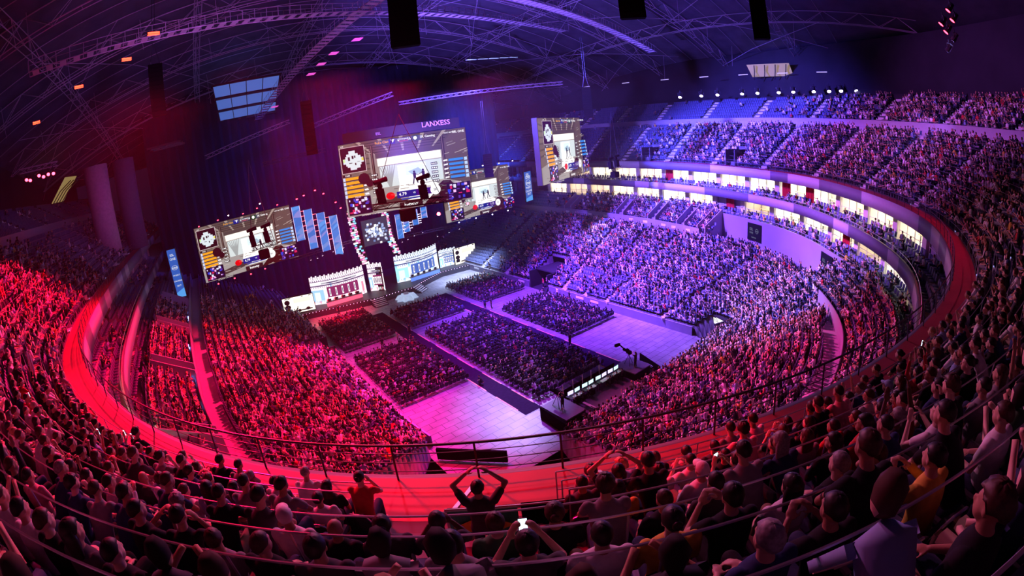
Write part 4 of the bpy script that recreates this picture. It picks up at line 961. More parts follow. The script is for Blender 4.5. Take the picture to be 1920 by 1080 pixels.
# sponsor lettering on top of the biggest screen
def lettering(name, text, A, B, z, size, m, label, cat='sign', depth=.06):
    A = np.array(A, float); B = np.array(B, float); c = (A+B)/2; rz = math.atan2(B[1]-A[1], B[0]-A[0]); V, F = text_shapes(text, size); mb = MB(); mb.add([(u, -depth, v) for u, v in V], F); mb.add([(u, 0, v) for u, v in V], F)
    e = mb.build(name, m, loc=(c[0], c[1], z)); e.rotation_euler = (0, 0, rz); tag(e, label, cat); return e
SIGN = mat('sign_lilac', (.5, .3, .6), .5, emit=(.55, .35, .75), es=.45)
bd = MB(); bd.box((0, 0, 0), (17.5, .2, 1.5)); e = bd.build('header_board', FRM, loc=(29.9, 65.5, 28.1)); e.rotation_euler = (0, 0, math.atan2(-8, 17.3)); tag(e, 'dark header board above the biggest screen', 'board')
lettering('sign', 'LANXESS', (32.6, 63.8), (36.4, 62.1), 28.3, 1.05, SIGN, 'thin lilac sponsor letters on top of the biggest screen, towards its right')
lettering('sign', 'ESL', (25.6, 67.1), (27.8, 66.1), 28.0, .55, SIGN, 'small dim logo lettering above the left part of the biggest screen')
# ------------------------------------------------------------------ stage
STG = mat('stage_black', (.03, .03, .04), .5, var=.1); STGB = mat('stage_front', (.04, .07, .13), .5)
mb = MB(); front = [(9.3, 79.3), (15.6, 77.6), (20.3, 76.3), (25.6, 74.9), (28.5, 75.2), (32.2, 75.0), (36, 77.2), (40.5, 79.2), (46.5, 78.6), (50.5, 80.2)]; back = [(52, 92), (10, 92)]
mb.prism([(x, y, 0) for x, y in front+back], (0, 0, 1.15)); e = empty('stage', (30, 84, 0)); o = mb.build('deck', STG, e); o.location = (-30, -84, 0)
ELM = MB(); ELM.box((0, 0, 0), (.09, .05, .09)); ELM = ELM.mesh('edge_lamp', mat('edge_lamp', (.6, .4, .6), .5, emit=(.9, .6, 1), es=2.5))
for (x0, y0), (x1, y1) in zip(front[:-1], front[1:]):
    L = math.hypot(x1-x0, y1-y0); n_ = max(2, int(L/.55)); rz = math.atan2(y1-y0, x1-x0)
    for j in range(n_): t_ = (j+.5)/n_; link('edge_lamp', ELM, e, (x0+(x1-x0)*t_-30, y0+(y1-y0)*t_-.04-84, .98), rz)
tag(e, 'low black stage platform with dotted front edge', 'stage')
def stage_stairs(x, y, rz, w, label):
    e = empty('stage_stairs', (x, y, 0), rz)
    for k in range(5): mb = MB(); mb.box((0, -.18-.34*(4-k), (k+1)*.21-.03), (w, .33, .05)); mb.build('tread', STAIR, e)
    for sx in (-1, 1):
        mb = MB(); mb.prism([(sx*w/2, 0, 0), (sx*w/2, -1.7, 0), (sx*w/2, -1.7, .18), (sx*w/2, 0, 1.1)], (.05, 0, 0)); mb.build('side', STG, e)
    tag(e, label, 'stairs')
stage_stairs(25.2, 74.8, .0, 2.4, 'wide stage stairs left of the star-shaped trophy stand'); stage_stairs(33.0, 75.4, .62, 2.4, 'stage stairs right of the star-shaped trophy stand')
# star stand
STAR = mat('star_white_glow', (.72, .76, .82), .35, emit=(.5, .7, 1), es=.6); mb = MB(); N = 8; pts = []  # no lamp in the stand; a faint glow is added to brighten its white
for i in range(2*N):
    r_ = 2.15 if i % 2 == 0 else 1.45; a = PI*i/N+.2; pts.append((r_*math.cos(a), r_*.95*math.sin(a)))
V = [(x, y, .04) for x, y in pts]+[(x*.72, y*.72, .75) for x, y in pts]+[(0, 0, .98)]; n2 = 2*N
mb.add(V, [(i, (i+1) % n2, n2+(i+1) % n2) for i in range(n2)]+[(i, n2+(i+1) % n2, n2+i) for i in range(n2)]+[(n2+i, n2+(i+1) % n2, 2*n2) for i in range(n2)]); e = empty('trophy_stand', (29.9, 73.0, 0)); mb.build('faceted_base', STAR, e); mb = MB(); mb.tube([(0, 0, .9), (0, 0, 1.1)], .5, 8); mb.build('top_disc', WHITE, e); tag(e, 'white faceted star-shaped trophy stand in front of the stage', 'stand')
# curved display walls of the two player booths : rows of bright teeth
def curve_pts(a, b, bulge, n):
    a = np.array(a, float); b = np.array(b, float); d = b-a; L = np.linalg.norm(d); nn = np.array([d[1], -d[0]])/L; out = []
    for i in range(n+1): t_ = i/n; out.append(a+d*t_+nn*bulge*4*t_*(1-t_))
    return out
BOOM = colmat('booth_display', .4, 1.35)
def booth_wall(name, a, b, bulge, h, warm, label, n=26, z0=1.15, seed=1, teeth=True):
    r = random.Random(seed); P = curve_pts(a, b, bulge, n); o = np.array([P[0][0], P[0][1], z0]); e = empty(name, tuple(o)); mb = MB(); hs = MB()
    def panel(i0, i1, zA, zB, col, off=.0):
        mb.col = tuple(c+1e-4 for c in col); p = P[0]*0
        def at(t_): i = min(int(t_), n-1); return P[i]+(P[i+1]-P[i])*(t_-i)
        k0 = int(math.floor(i0)); ts = [i0]+[k for k in range(int(math.floor(i0))+1, int(math.ceil(i1)))]+[i1]
        for u, v in zip(ts[:-1], ts[1:]):
            A = at(u); B = at(v); d = B-A; nn = np.array([d[1], -d[0]])/(np.linalg.norm(d)+1e-9)*off; A = A+nn-o[:2]; B = B+nn-o[:2]
            mb.quad((A[0], A[1], zA), (B[0], B[1], zA), (B[0], B[1], zB), (A[0], A[1], zB))
    base = (.95, .80, .90) if warm else (.75, .85, 1.0); acc = [(.9, .25, .35), (.30, .55, .85), (1, .75, .45)] if warm else [(.25, .5, .95), (.35, .75, .95), (.1, .2, .7)]
    panel(0, n, 0, h*.86, base); dark = (.06, .04, .12) if warm else (.04, .05, .20)
    panel(0, n, h*.62, h*.66, dark, .02); panel(0, n, h*.78, h*.80, dark, .02); panel(n*.2, n*.85, h*.68, h*.735, (.35, .36, .42), .03); panel(n*.3, n*.5, h*.69, h*.72, dark, .04); panel(n*.6, n*.75, h*.69, h*.72, dark, .04)
    for i in range(n): 
        panel(i+.30, i+.62, h*.80, h*.845, dark, .03); panel(i+.35, i+.6, h*.57, h*.61, dark, .03); 
        if i % 2: panel(i+.1, i+.8, h*.86, h, base, .0)
        else: panel(i+.05, i+.95, h*.86, h*.96, base, .0)
        if r.random() < .25: panel(i, i+1.0, h*r.choice([.05, .45, .66]), h*r.choice([.12, .5, .7]), r.choice(acc), .015)
    panel(0, n*.22, h*.08, h*.5, acc[1], .02); panel(n*.05, n*.15, h*.12, h*.42, (.7, .85, 1), .03)
    panel(n*.28, n*.86, h*.20, h*.56, (.20, .02, .10) if warm else (.05, .12, .45), .035)
    for q in range(5): c_ = n*(.33+.115*q); panel(c_-.35, c_+.35, h*.24, h*.5, WH, .05); panel(c_-.18, c_+.18, h*.29, h*.45, dark, .06)
    for i in range(0, n, 1): panel(i+.2, i+.7, h*.03, h*.13, WH if (i % 3) else acc[0], .05)
    mb.build('picture', BOOM, e)
    for A, B in zip(P[:-1], P[1:]): hs.box((*((A+B)/2-o[:2]+np.array([0, .25])), h*.42), (np.linalg.norm(B-A)*1.02, .35, h*.84), math.atan2(*(B-A)[::-1]))
    hs.build('housing', FRM, e); tag(e, label, 'screen')
booth_wall('booth_display_wall', (15.4, 81.4), (25.1, 79.6), 1.2, 5.2, True, 'curved pink-white display wall of the left player booth', seed=2)
booth_wall('booth_display_wall', (31.4, 79.9), (41.2, 81.4), 1.4, 5.2, False, 'curved blue-white display wall of the right player booth', seed=4)
booth_wall('booth_display_wall', (25.9, 79.6), (28.0, 77.6), -.2, 5.2, True, 'narrow angled display wall between the booths', n=8, seed=5)
booth_wall('booth_display_wall', (41.5, 81.4), (45.2, 81.0), -.3, 3.6, False, 'lower display wall at the right end of the right booth', n=10, seed=6)
# booths : desk, monitors, players
def players(x, y, rz, warm, side):
    e = empty('player_desk', (x, y, 1.15), rz); mb = MB(); mb.box((0, 0, .72), (6.6, .8, .05)); mb.build('desktop', mat('desk_black', (.03, .03, .03), .4), e); mb = MB(); mb.box((0, -.38, .36), (6.6, .04, .7)); mb.build('front_panel', mat('desk_panel_'+side, (.4, .05, .1) if warm else (.05, .1, .4), .5, emit=(1, .2, .35) if warm else (.2, .4, 1), es=.7), e)
    tag(e, 'long desk of the %s player booth' % side, 'desk'); c, s = math.cos(rz), math.sin(rz)
    for i in range(5):
        u = -2.6+1.3*i; px, py = x+u*c, y+u*s
        m = empty('monitor', (px, py, 1.9), rz); mb = MB(); mb.box((0, -.02, .28), (.56, .04, .34)); mb.build('screen', FRM, m); mb = MB(); mb.box((0, 0, .06), (.05, .04, .12)); mb.box((0, 0, .01), (.24, .18, .02)); mb.build('stand', DKSTEEL, m); tag(m, '%s monitor from the left on the %s booth desk' % (ORD[i], side), 'monitor', 'monitors in the booths')
        o = make_person((x+u*c-.75*-s, y+u*s+.75*c, 1.15), rz+PI, 'phone', 'white' if not warm else 'red', 'dark', 'crop', SKINS[0], PANTS[1]); tag(o, 'player in %s jersey, %s from the left in the %s booth' % ('white' if not warm else 'red', ORD[i], side), 'person', 'players in the booths')
players(20.3, 78.2, -.06, True, 'left'); players(36.6, 78.7, .1, False, 'right')
# pixel columns that lean outward under the biggest screen, mesh screen between them
def pixel_column(x0, z0, x1, z1, y, label, seed):
    r = random.Random(seed); e = empty('pixel_column', (x0, y, z0)); mb = MB(); n = 26; cols = [(1, .35, .55), (.9, .9, 1), (.2, .6, .95), (1, 1, 1), (.55, .1, .35)]
    for i in range(n):
        t_ = i/(n-1); cx = x0+(x1-x0)*t_+.5*math.sin(PI*t_)*(-1 if x1 < x0 else -1); z = z0+(z1-z0)*t_
        for j in range(3):
            if r.random() < .82: mb.col = r.choice(cols); mb.box((cx-x0-.45+.45*j+(.12 if i % 2 else 0), 0, z-z0), (.40, .2, (z1-z0)/n*.72))
    mb.build('picture', colmat('column_display', .4, 1.6), e); mb = MB(); mb.prism([(-.75, .15, 0), (.75, .15, 0), (x1-x0+.75, .15, z1-z0), (x1-x0-.75, .15, z1-z0)], (0, .2, 0)); mb.build('housing', FRM, e); tag(e, label, 'screen')
pixel_column(26.2, 6.2, 25.0, 16.0, 80.6, 'left slanting column of bright pixel blocks above the stage', 1)
pixel_column(32.6, 6.4, 31.4, 14.3, 80.6, 'right slanting column of bright pixel blocks above the stage', 2)
def cloudpic(P):
    P.rect(0, 0, 1, 1, (.20, .22, .30)); r = random.Random(3)
    for i in range(90): a = r.gauss(.5, .2); b = r.gauss(.52, .17); P.rect(max(0, a-.04), max(0, b-.04), min(1, a+.04), min(1, b+.04), r.choice([(.8, .85, .95), (.6, .68, .85), (1, 1, 1), (.4, .5, .7)])) if 0 < a < 1 and 0 < b < 1 else 0
    return P
video_wall('mesh_screen', (26.3, 79.6), (31.2, 79.6), 9.3, 13.9, .1, 'small square screen with a pale cloud pattern between the pixel columns', draw=cloudpic)
# hanging blue banners
BANM = colmat('banner_cloth', .6, .95)
def banner(x, y, zb, zt, w, i, side):
    r = random.Random(i+10*(side == 'left')); e = empty('hanging_banner', (x, y, zb)); mb = MB(); h = zt-zb
    def q(a, b, c, d, col, l): mb.col = col; mb.poly([(p[0]*w, -.004*l, p[1]*h) for p in (a, b, c, d)])
    q((0, 0), (1, 0), (1, 1), (0, 1), (.04, .22, .75), 0)
    for k in range(9): a = r.random()*.9; q((0, a), (1, min(1, a+r.uniform(-.1, .15))), (1, min(1, a+.2)), (r.random()*.5, min(1, a+.1)), r.choice([(.08, .35, .9), (.03, .18, .65), (.15, .30, .75), (.25, .28, .75)]), k+1)
    mb.build('cloth', BANM, e)
    for sx in (0, w): mb = MB(); mb.box((sx, -.06, h/2), (.06, .05, h)); mb.build('light_edge', mat('light_edge', (.8, .8, .9), .5, emit=(.85, .8, 1), es=1.0), e)
    mb = MB(); mb.tube([(-.1, 0, h+.05), (w+.1, 0, h+.05)], .06, 6); mb.build('pole', DKSTEEL, e)
    tag(e, '%s hanging blue faceted banner from the left on the %s side of the stage' % (ORD[i], side), 'banner', 'blue banners beside the stage')
    if not (side == 'left' and i == 3) and not (side == 'right' and i == 3):
        f = empty('light_ladder', (x+w+.35, y, zt-1.0)); 
        for k in range(5): mb = MB(); mb.box((0, 0, -k*h/7), (.55, .05, .07)); mb.build('lamp', mat('ladder_lamp_'+side, (.6, .1, .1), .5, emit=(1, .12, .15) if side == 'left' else (.75, .75, 1), es=3), f); mb = MB(); mb.tube([(0, .05, .4), (0, .05, -h*.75)], .03, 5); mb.build('frame', DKSTEEL, f); tag(f, 'ladder of small lamps right of the %s banner on the %s side' % (ORD[i], side), 'lamp', 'lamp ladders between banners')
for i, (x, zb, zt) in enumerate(((14.05, 13.5, 19.1), (15.95, 11.7, 18.2), (18.0, 10.8, 17.2), (20.05, 9.8, 16.3))): banner(x, 77, zb, zt, 1.35, i, 'left')
for i, (x, zb, zt) in enumerate(((32.2, 9.5, 13.9), (33.6, 10.4, 14.0), (35.5, 11.3, 14.1), (37.4, 12.2, 14.2))): banner(x, 78, zb, zt, 1.15, i, 'right')
# tall sponsor banners at the two sides
def sponsor(x, y, rz, zb, zt, w, label):
    e = empty('sponsor_banner', (x, y, zb), rz); mb = MB(); h = zt-zb; mb.col = (.03, .12, .55); mb.poly([(0, 0, 0), (w, 0, 0), (w, 0, h), (0, 0, h)]); mb.col = (.1, .4, .95); mb.poly([(0, -.004, 0), (w, -.004, 0), (w, -.004, h*.18), (0, -.004, h*.1)])
    def T(t_, z, sz): V, F = text_shapes(t_, sz); mb.col = (.9, .95, 1); mb.add([(w/2+u, -.01, z*h+v) for u, v in V], F)
    T('ESL', .88, w*.34); T('ONE', .80, w*.34); T('intel', .62, w*.36); T('PROJECT', .46, w*.2); T('COLOGNE', .34, w*.2); T('2017', .24, w*.25)
    mb.col = (.9, .95, 1); P_ = [(w/2+w*.36*math.cos(a), -.012, h*.62+w*.24*math.sin(a)) for a in np.linspace(0, 2*PI, 24)]; P2 = [(w/2+w*.33*math.cos(a), -.012, h*.62+w*.215*math.sin(a)) for a in np.linspace(0, 2*PI, 24)]
    for k in range(23): mb.quad(P_[k], P_[k+1], P2[k+1], P2[k])
    mb.build('print', colmat('sponsor_print', .5, .9), e); mb = MB(); mb.box((w/2, .2, h/2), (w+.1, .3, h+.1)); mb.build('housing', FRM, e); tag(e, label, 'banner')
sponsor(-6.7, 72, -.2, 11.0, 17.95, 1.35, 'tall narrow blue sponsor banner at the left side of the hall')
sponsor(61.4, 77.3, .35, 11.2, 17.4, 2.7, 'tall narrow blue sponsor banner beside the right hanging screens')
# black drapes behind the stage
DR = mat('drape_black', (.006, .008, .03), .95, var=.2, vs=.5)
def drape(name, A, B, h, label):
    A = np.array(A, float); B = np.array(B, float); L = np.linalg.norm(B-A); n = int(L/.6); d = (B-A)/L; nn = np.array([d[1], -d[0]]); mb = MB()
    P = [A+d*L*i/n+nn*.18*math.sin(i*2.1) for i in range(n+1)]
    for a, b in zip(P[:-1], P[1:]): mb.quad((a[0], a[1], 0), (b[0], b[1], 0), (b[0], b[1], h), (a[0], a[1], h))
    tag(mb.build(name, DR), label, 'curtain')
drape('stage_drape', (-9.5, 96), (69, 96), 44, 'tall black drape closing the hall behind the stage')
# small light fittings on and around the screens
def fixture(name, p, aim, col, es, label, size=.28, cat='stage light', group=None, hang=1.0):
    e = empty(name, p); aim = np.array(aim, float)-np.array(p); aim /= np.linalg.norm(aim); mb = MB(); R = size
    mb.tube([-aim*R*.9, aim*R*.15, aim*R*.7], [R*.42, R*.55, R*.6], 10); hd = mb.build('head', DKSTEEL, e)
    mb = MB(); u = np.cross(aim, [0, 0, 1.]); u /= (np.linalg.norm(u)+1e-9); w = np.cross(u, aim); c = aim*R*.72; mb.poly([tuple(c+R*.52*(math.cos(a)*u+math.sin(a)*w)) for a in np.linspace(0, 2*PI, 12, endpoint=False)]); mb.build('lens', mat('lens_%s_%d' % ('_'.join('%d' % (q*99) for q in col), es), col, .4, emit=col, es=es*.35), hd)
    mb = MB(); mb.tube([u*R*.7, u*R*.7+[0, 0, R*.9], -u*R*.7+[0, 0, R*.9], -u*R*.7], R*.08, 5); mb.tube([(0, 0, R*.9), (0, 0, R*.9+hang*.4)], R*.1, 5); mb.build('yoke', DKSTEEL, e)
    tag(e, label, cat, group); return e
RED = (1, .03, .06); BLUEC = (.35, .3, 1)
for i, (x, z, c) in enumerate(((-1.2, 19.8, RED), (2.0, 20.0, RED), (3.8, 20.3, (1, .8, .8)), (6.2, 20.0, RED), (8.6, 20.3, RED), (9.2, 20.9, (1, .9, .9)), (12.0, 20.1, RED), (-.2, 10.4, RED), (2.6, 10.5, RED), (5.4, 10.4, RED), (7.9, 10.6, RED))):
    fixture('stage_light', (x, 77.3+.05*x, z), (x, 60, 0), c, 30, '%s small lamp from the left %s the left hanging screen' % (ORD[i if i < 7 else i-7], 'above' if i < 7 else 'below'), .26, group='lamps round the left screen')
for i, p in enumerate(((14.6, 20.6, 74), (15.8, 20.9, 74), (18.2, 21.2, 76), (21.3, 18.6, 76), (22.0, 17.5, 76), (19.5, 20.4, 76))):
    fixture('stage_light', (p[0], p[2], p[1]), (p[0], 60, 0), RED, 40, '%s red stage light of the cluster above the blue banners' % ORD[i], .32, group='red lights above the banners')
fixture('stage_light', (38.9, 74.0, 13.0), (0, 0, 25), RED, 120, 'large glowing red stage light right below the biggest screen', .62)
fixture('stage_light', (44.5, 73.0, 13.9), (0, 0, 25), RED, 60, 'smaller glowing red light at the lower left corner of the right screen', .4)
for i, (x, z) in enumerate(((45, 19.8), (49, 19.9), (53, 20.0), (57, 20.0), (60.5, 20.1), (46, 9.7), (50, 9.8), (54, 9.8), (58, 9.9))):
    fixture('stage_light', (x, 79.6, z), (x-6, 60, 0), (.55, .5, 1), 30, '%s small white lamp from the left %s the right stage screen' % (ORD[i if i < 5 else i-5], 'above' if i < 5 else 'below'), .26, group='lamps round the right stage screen')
for i, (x, z) in enumerate(((16.2, 9.6), (17.4, 9.6), (18.4, 9.8), (20.4, 10.0), (22.4, 10.2), (33.6, 8.6), (34.8, 8.8), (36.2, 9.2), (38.0, 9.4), (41.0, 8.0), (43.6, 8.2), (46.0, 8.4))):
    fixture('stage_light', (x, 79.8, z), (x+1.0, 77, 2), (.95, .9, 1), 14, '%s small spotlight from the left above the booths' % ORD[i], .24, group='spotlights above the booths')
# truss over the booths
def truss(name, A, B, w, label, m=None, chords=4, cat='truss', group=None, r=.045, pitch=1.0, child=None):
    A = np.array(A, float); B = np.array(B, float); d = B-A; L = np.linalg.norm(d); d /= L; u = np.cross(d, [0, 0, 1.]); u /= np.linalg.norm(u); v = np.cross(u, d); e = empty(name, tuple(A)); mb = MB()
    C = [(u*a+v*b)*w/2 for a, b in ((-1, -1), (1, -1), (1, 1), (-1, 1))]
    for c in C: mb.tube([c, c+d*L], r, 5)
    mb.build('chords', m or DKSTEEL, e); mb = MB(); n = max(2, int(L/pitch))
    for i in range(n):
        a, b = L*i/n, L*(i+1)/n
        for j in range(4): c0, c1 = (C[j], C[(j+1) % 4]) if i % 2 else (C[(j+1) % 4], C[j]); mb.tube([c0+d*a, c1+d*b], r*.6, 4, caps=False)
    mb.build('lattice', m or DKSTEEL, e); tag(e, label, cat, group); return e
truss('truss', (13.5, 80.2, 10.3), (24.5, 80.2, 10.8), .4, 'black lighting truss above the left booth'); truss('truss', (33, 80.2, 9.3), (47, 80.2, 9.0), .4, 'black lighting truss above the right booth')
# ------------------------------------------------------------------ roof
def rz_(x, y): return 34+15*(1-((x-29)/66)**2-((y-45)/88)**2)
DECK = mat('roof_deck', (.07, .065, .10), .7, var=.25, vs=.4)
V = []; Q = []; xs = np.linspace(-44, 102, 110); ys = np.linspace(-40, 128, 30)
for j, y in enumerate(ys):
    for i, x in enumerate(xs): V.append((x, y, max(31.5, rz_(x, y))+2.2+(.12 if i % 2 else 0)))
nx = len(xs)
for j in range(len(ys)-1):
    for i in range(nx-1): Q.append((j*nx+i, j*nx+i+1, (j+1)*nx+i+1, (j+1)*nx+i))
struct(link('ceiling', npmesh('ceiling', np.array(V), np.array(Q), DECK)))
TR = mat('truss_steel', (.42, .38, .48), .5, .3)
def arch(axis, c, a, b, label, depth=1.6, n=30, r=.06, wd=.9):
    e = empty('roof_truss', (c, (a+b)/2, 40) if axis == 'y' else ((a+b)/2, c, 40)); o = np.array(e.location); ts = np.linspace(a, b, n+1); up = []; lo1 = []; lo2 = []
    for t_ in ts:
        x, y = (c, t_) if axis == 'y' else (t_, c); z = max(32, rz_(x, y)); off = np.array([wd/2, 0, 0]) if axis == 'y' else np.array([0, wd/2, 0]); p = np.array([x, y, z])-o
        up.append(p+[0, 0, 1.9]); lo1.append(p+off+[0, 0, 1.9-depth]); lo2.append(p-off+[0, 0, 1.9-depth])
    mb = MB(); mb.tube(up, r, 4); mb.tube(lo1, r, 4); mb.tube(lo2, r, 4); mb.build('chords', TR, e); mb = MB()
    for i in range(n):
        A, B = (up[i], lo1[i+1]) if i % 2 else (lo1[i], up[i+1]); mb.tube([A, B], r*.6, 3, caps=False); A, B = (up[i], lo2[i+1]) if i % 2 else (lo2[i], up[i+1]); mb.tube([A, B], r*.6, 3, caps=False); mb.tube([lo1[i], lo2[i]], r*.6, 3, caps=False)
    mb.build('lattice', TR, e); tag(e, label, 'truss', 'main roof trusses'); return e
for i, y in enumerate((28, 44, 60, 76, 92)): arch('x', y, -30, 88, '%s arched roof truss from the near end, running from side to side' % ORD[i], 2.2, 40)
for i, x in enumerate((-16, 2, 20, 38, 56, 74)): arch('y', x, 5, 120, '%s long roof truss from the left, running towards the stage' % ORD[i], 1.8, 40)
# thin purlins and bracing
def rod(name, A, B, r, label, group):
    mb = MB(); mb.tube([np.array(A)-np.array(A), np.array(B)-np.array(A)], r, 4); tag(mb.build(name, TR, loc=tuple(A)), label, 'rod', group)
rg = random.Random(4)
for i, x in enumerate(np.arange(-25, 86, 9)):
    for j, y in enumerate(np.arange(20, 108, 16)):
        if not in_view(np.array([[x, y, rz_(x, y)]]), 60)[0]: continue
        s_ = 1 if (i+j) % 2 else -1; A = (x, y, rz_(x, y)+.2); B = (x+9*s_, y+16, rz_(x+9*s_, y+16)+.2); rod('brace_rod', A, B, .045, 'slanting brace rod under the roof deck between two trusses', 'brace rods under the roof')
        rod('hanger_rod', (x+2, y+5, rz_(x, y)+1.5), (x+2.3, y+5.4, rz_(x, y)-1.5-2.5*rg.random()), .03, 'short vertical hanger rod below the roof trusses', 'hanger rods under the roof')
PUR = MB()
for i, y in enumerate(np.arange(20, 112, 4.0)):
    mb = MB(); P = [(x, 0, max(32, rz_(x, y))+1.95) for x in np.linspace(-30, 88, 26)]; mb.tube(P, .05, 4); tag(mb.build('purlin', TR, loc=(0, float(y), 0)), '%s thin purlin from the near end under the roof deck' % ORD[min(i, 29)], 'beam', 'purlins under the roof deck')
# catwalks with rungs
def catwalk(name, P0, P1, w, label, sag=0.0, n=34):
    P0 = np.array(P0, float); P1 = np.array(P1, float); e = empty(name, tuple(P0)); L = P1-P0; d = L/np.linalg.norm(L); u = np.cross(d, [0, 0, 1.]); u /= np.linalg.norm(u); pts = [L*t_+np.array([0, 0, 4*sag*t_*(1-t_)]) for t_ in np.linspace(0, 1, n+1)]; mb = MB()
    for s_ in (-1, 1): mb.tube([p+u*s_*w/2 for p in pts], .06, 5); mb.tube([p+u*s_*w/2+[0, 0, 1.0] for p in pts], .035, 4)
    mb.build('side_rails', TR, e); mb = MB()
    for a, b in zip(pts[:-1], pts[1:]): m = (a+b)/2; q = np.stack([m-u*w/2-d*.3, m+u*w/2-d*.3, m+u*w/2+d*.3, m-u*w/2+d*.3]); mb.prism([tuple(k) for k in q], (0, 0, .06)); mb.tube([a-u*w/2, a-u*w/2+[0, 0, 1]], .03, 4); mb.tube([a+u*w/2, a+u*w/2+[0, 0, 1]], .03, 4)
    mb.build('treads', mat('catwalk_grid', (.50, .46, .58), .5, .2), e); tag(e, label, 'catwalk')
catwalk('catwalk', (21, 46, 42.2), (13, 100, 35), 1.5, 'steep ladder-like catwalk under the left part of the roof', 1.5, 44)
catwalk('catwalk', (26, 44, 42.5), (70, 49, 38.2), 1.5, 'ladder-like catwalk curving down to the right under the roof', 1.2, 50)
catwalk('catwalk', (-14, 42, 38.2), (60, 60, 43), 1.4, 'long catwalk with bright rail panels crossing the roof', 1.0, 60)
truss('truss', (20, 84, 31.5), (34, 76, 35), .7, 'long straight lighting truss hanging left above the biggest screen', TR, group='hung trusses')
truss('truss', (34, 74, 33.0), (58, 60, 33.6), .5, 'long thin truss hanging above the right screens', TR, group='hung trusses')
truss('truss', (2, 86, 30.2), (17, 82, 33.2), .6, 'slanting truss hanging at the left below the skylight', TR, group='hung trusses')
truss('truss', (11, 80, 26.8), (22, 80, 27.2), .6, 'short truss hanging left of the biggest screen', DKSTEEL, group='hung trusses')
# skylight
SKY = mat('skylight_glass', (.1, .15, .4), .3, emit=(.10, .22, .75), es=.55)
def sky(name, cx, cy, z, w, l, rz, ny, label):
    e = empty(name, (cx, cy, z), rz); mb = MB()
    for i in range(ny): mb.box((0, -l/2+l*(i+.5)/ny, 0), (w, l/ny*.82, .04), 0)
    mb.build('glass', SKY, e); mb = MB()
    for i in range(ny+1): mb.box((0, -l/2+l*i/ny, -.15), (w+.4, .3, .3))
    for i in range(5): mb.box((-w/2+w*i/4, 0, -.1), (.12, l, .15))
    mb.build('frame', DKSTEEL, e); return struct(e)
e = sky('window_100', 11.0, 90, 38.3, 11, 25, -.1, 4, ''); e.rotation_euler = (-.20, 0, -.1); sky('window_101', -4.5, 84, 33.6, 5.5, 5, -.1, 2, '')
# yellow-lit roof corners at both sides, the light put in as panel glow
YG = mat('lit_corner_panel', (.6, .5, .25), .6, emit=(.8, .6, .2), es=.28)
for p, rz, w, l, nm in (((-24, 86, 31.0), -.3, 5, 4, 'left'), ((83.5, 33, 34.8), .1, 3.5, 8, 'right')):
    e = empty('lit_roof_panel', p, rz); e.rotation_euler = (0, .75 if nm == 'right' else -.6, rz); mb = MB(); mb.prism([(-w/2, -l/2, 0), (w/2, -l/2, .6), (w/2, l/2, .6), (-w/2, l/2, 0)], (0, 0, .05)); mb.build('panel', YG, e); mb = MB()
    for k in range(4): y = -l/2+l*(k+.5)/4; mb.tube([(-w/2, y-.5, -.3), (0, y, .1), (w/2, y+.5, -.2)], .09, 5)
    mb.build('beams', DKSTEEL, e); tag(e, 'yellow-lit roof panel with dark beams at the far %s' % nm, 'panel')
# pink round column of the arch support on the left, one behind with shade put into its darker colour
def column(x, y, z0, z1, r, m, label):
    mb = MB(); mb.tube([(0, 0, 0), (0, 0, (z1-z0)*.5), (0, 0, z1-z0)], [r, r*1.02, r*1.05], 24); tag(mb.build('round_column', m, loc=(x, y, z0), smooth=True), label, 'column')
column(-14.8, 71.5, 18.6, 32.0, 1.75, mat('column_paint', (.48, .26, .34), .8, var=.1), 'thick round column rising from the left upper stand to the roof'); column(-11.5, 78, 19, 32.5, 1.7, mat('column_paint_shaded', (.12, .09, .15), .8, var=.1), 'second round column behind, in shadow, right of the thick pink one')
# hung loudspeaker columns
def line_array(x, y, zt, zb, w, n, curve, rz, label):
    e = empty('line_array', (x, y, zt), rz); h = (zt-zb)/n
    for i in range(n):
        t_ = i/max(1, n-1); a = curve*t_*t_; cy = -math.sin(a)*h*i*.45; mb = MB(); mb.prism([(-w/2, cy-.45, -h*i), (w/2, cy-.45, -h*i), (w/2*.9, cy+.4, -h*i), (-w/2*.9, cy+.4, -h*i)], (0, -.06*a, -h*.93)); mb.build('cabinet', BLACK, e)
    mb = MB()
    for sx in (-1, 1): mb.tube([(sx*w*.35, 0, 0), (sx*w*.1, 0, 1.6), (sx*w*.1, 0, 8)], .03, 4)
    mb.build('chain', DKSTEEL, e); tag(e, label, 'loudspeaker', 'hung loudspeaker columns')
line_array(20, 40.5, 42, 34.6, 2.7, 14, .2, -.5, 'large hung loudspeaker column at the top, left of the picture centre'); line_array(17.9, 72.8, 35, 26.6, 1.75, 12, .2, -.2, 'hung loudspeaker column left of the biggest screen'); line_array(-3, 50, 38.3, 33, 1.5, 12, .2, .1, 'hung loudspeaker column lit red at the upper left')
line_array(40.3, 59, 22.8, 19.4, 1.3, 10, .9, -.6, 'small curved loudspeaker column right beside the biggest screen'); line_array(36, 27, 40, 35.2, 2.4, 8, .2, -.9, 'square black hung loudspeaker at the top, right of the picture centre'); line_array(41.7, 17, 37.5, 32.7, 1.5, 10, .3, -1.1, 'narrow hung loudspeaker column high on the right'); line_array(54.6, 51.4, 31.8, 27, 1.4, 12, 1.0, -.8, 'curved hung loudspeaker column above the right hanging screen')
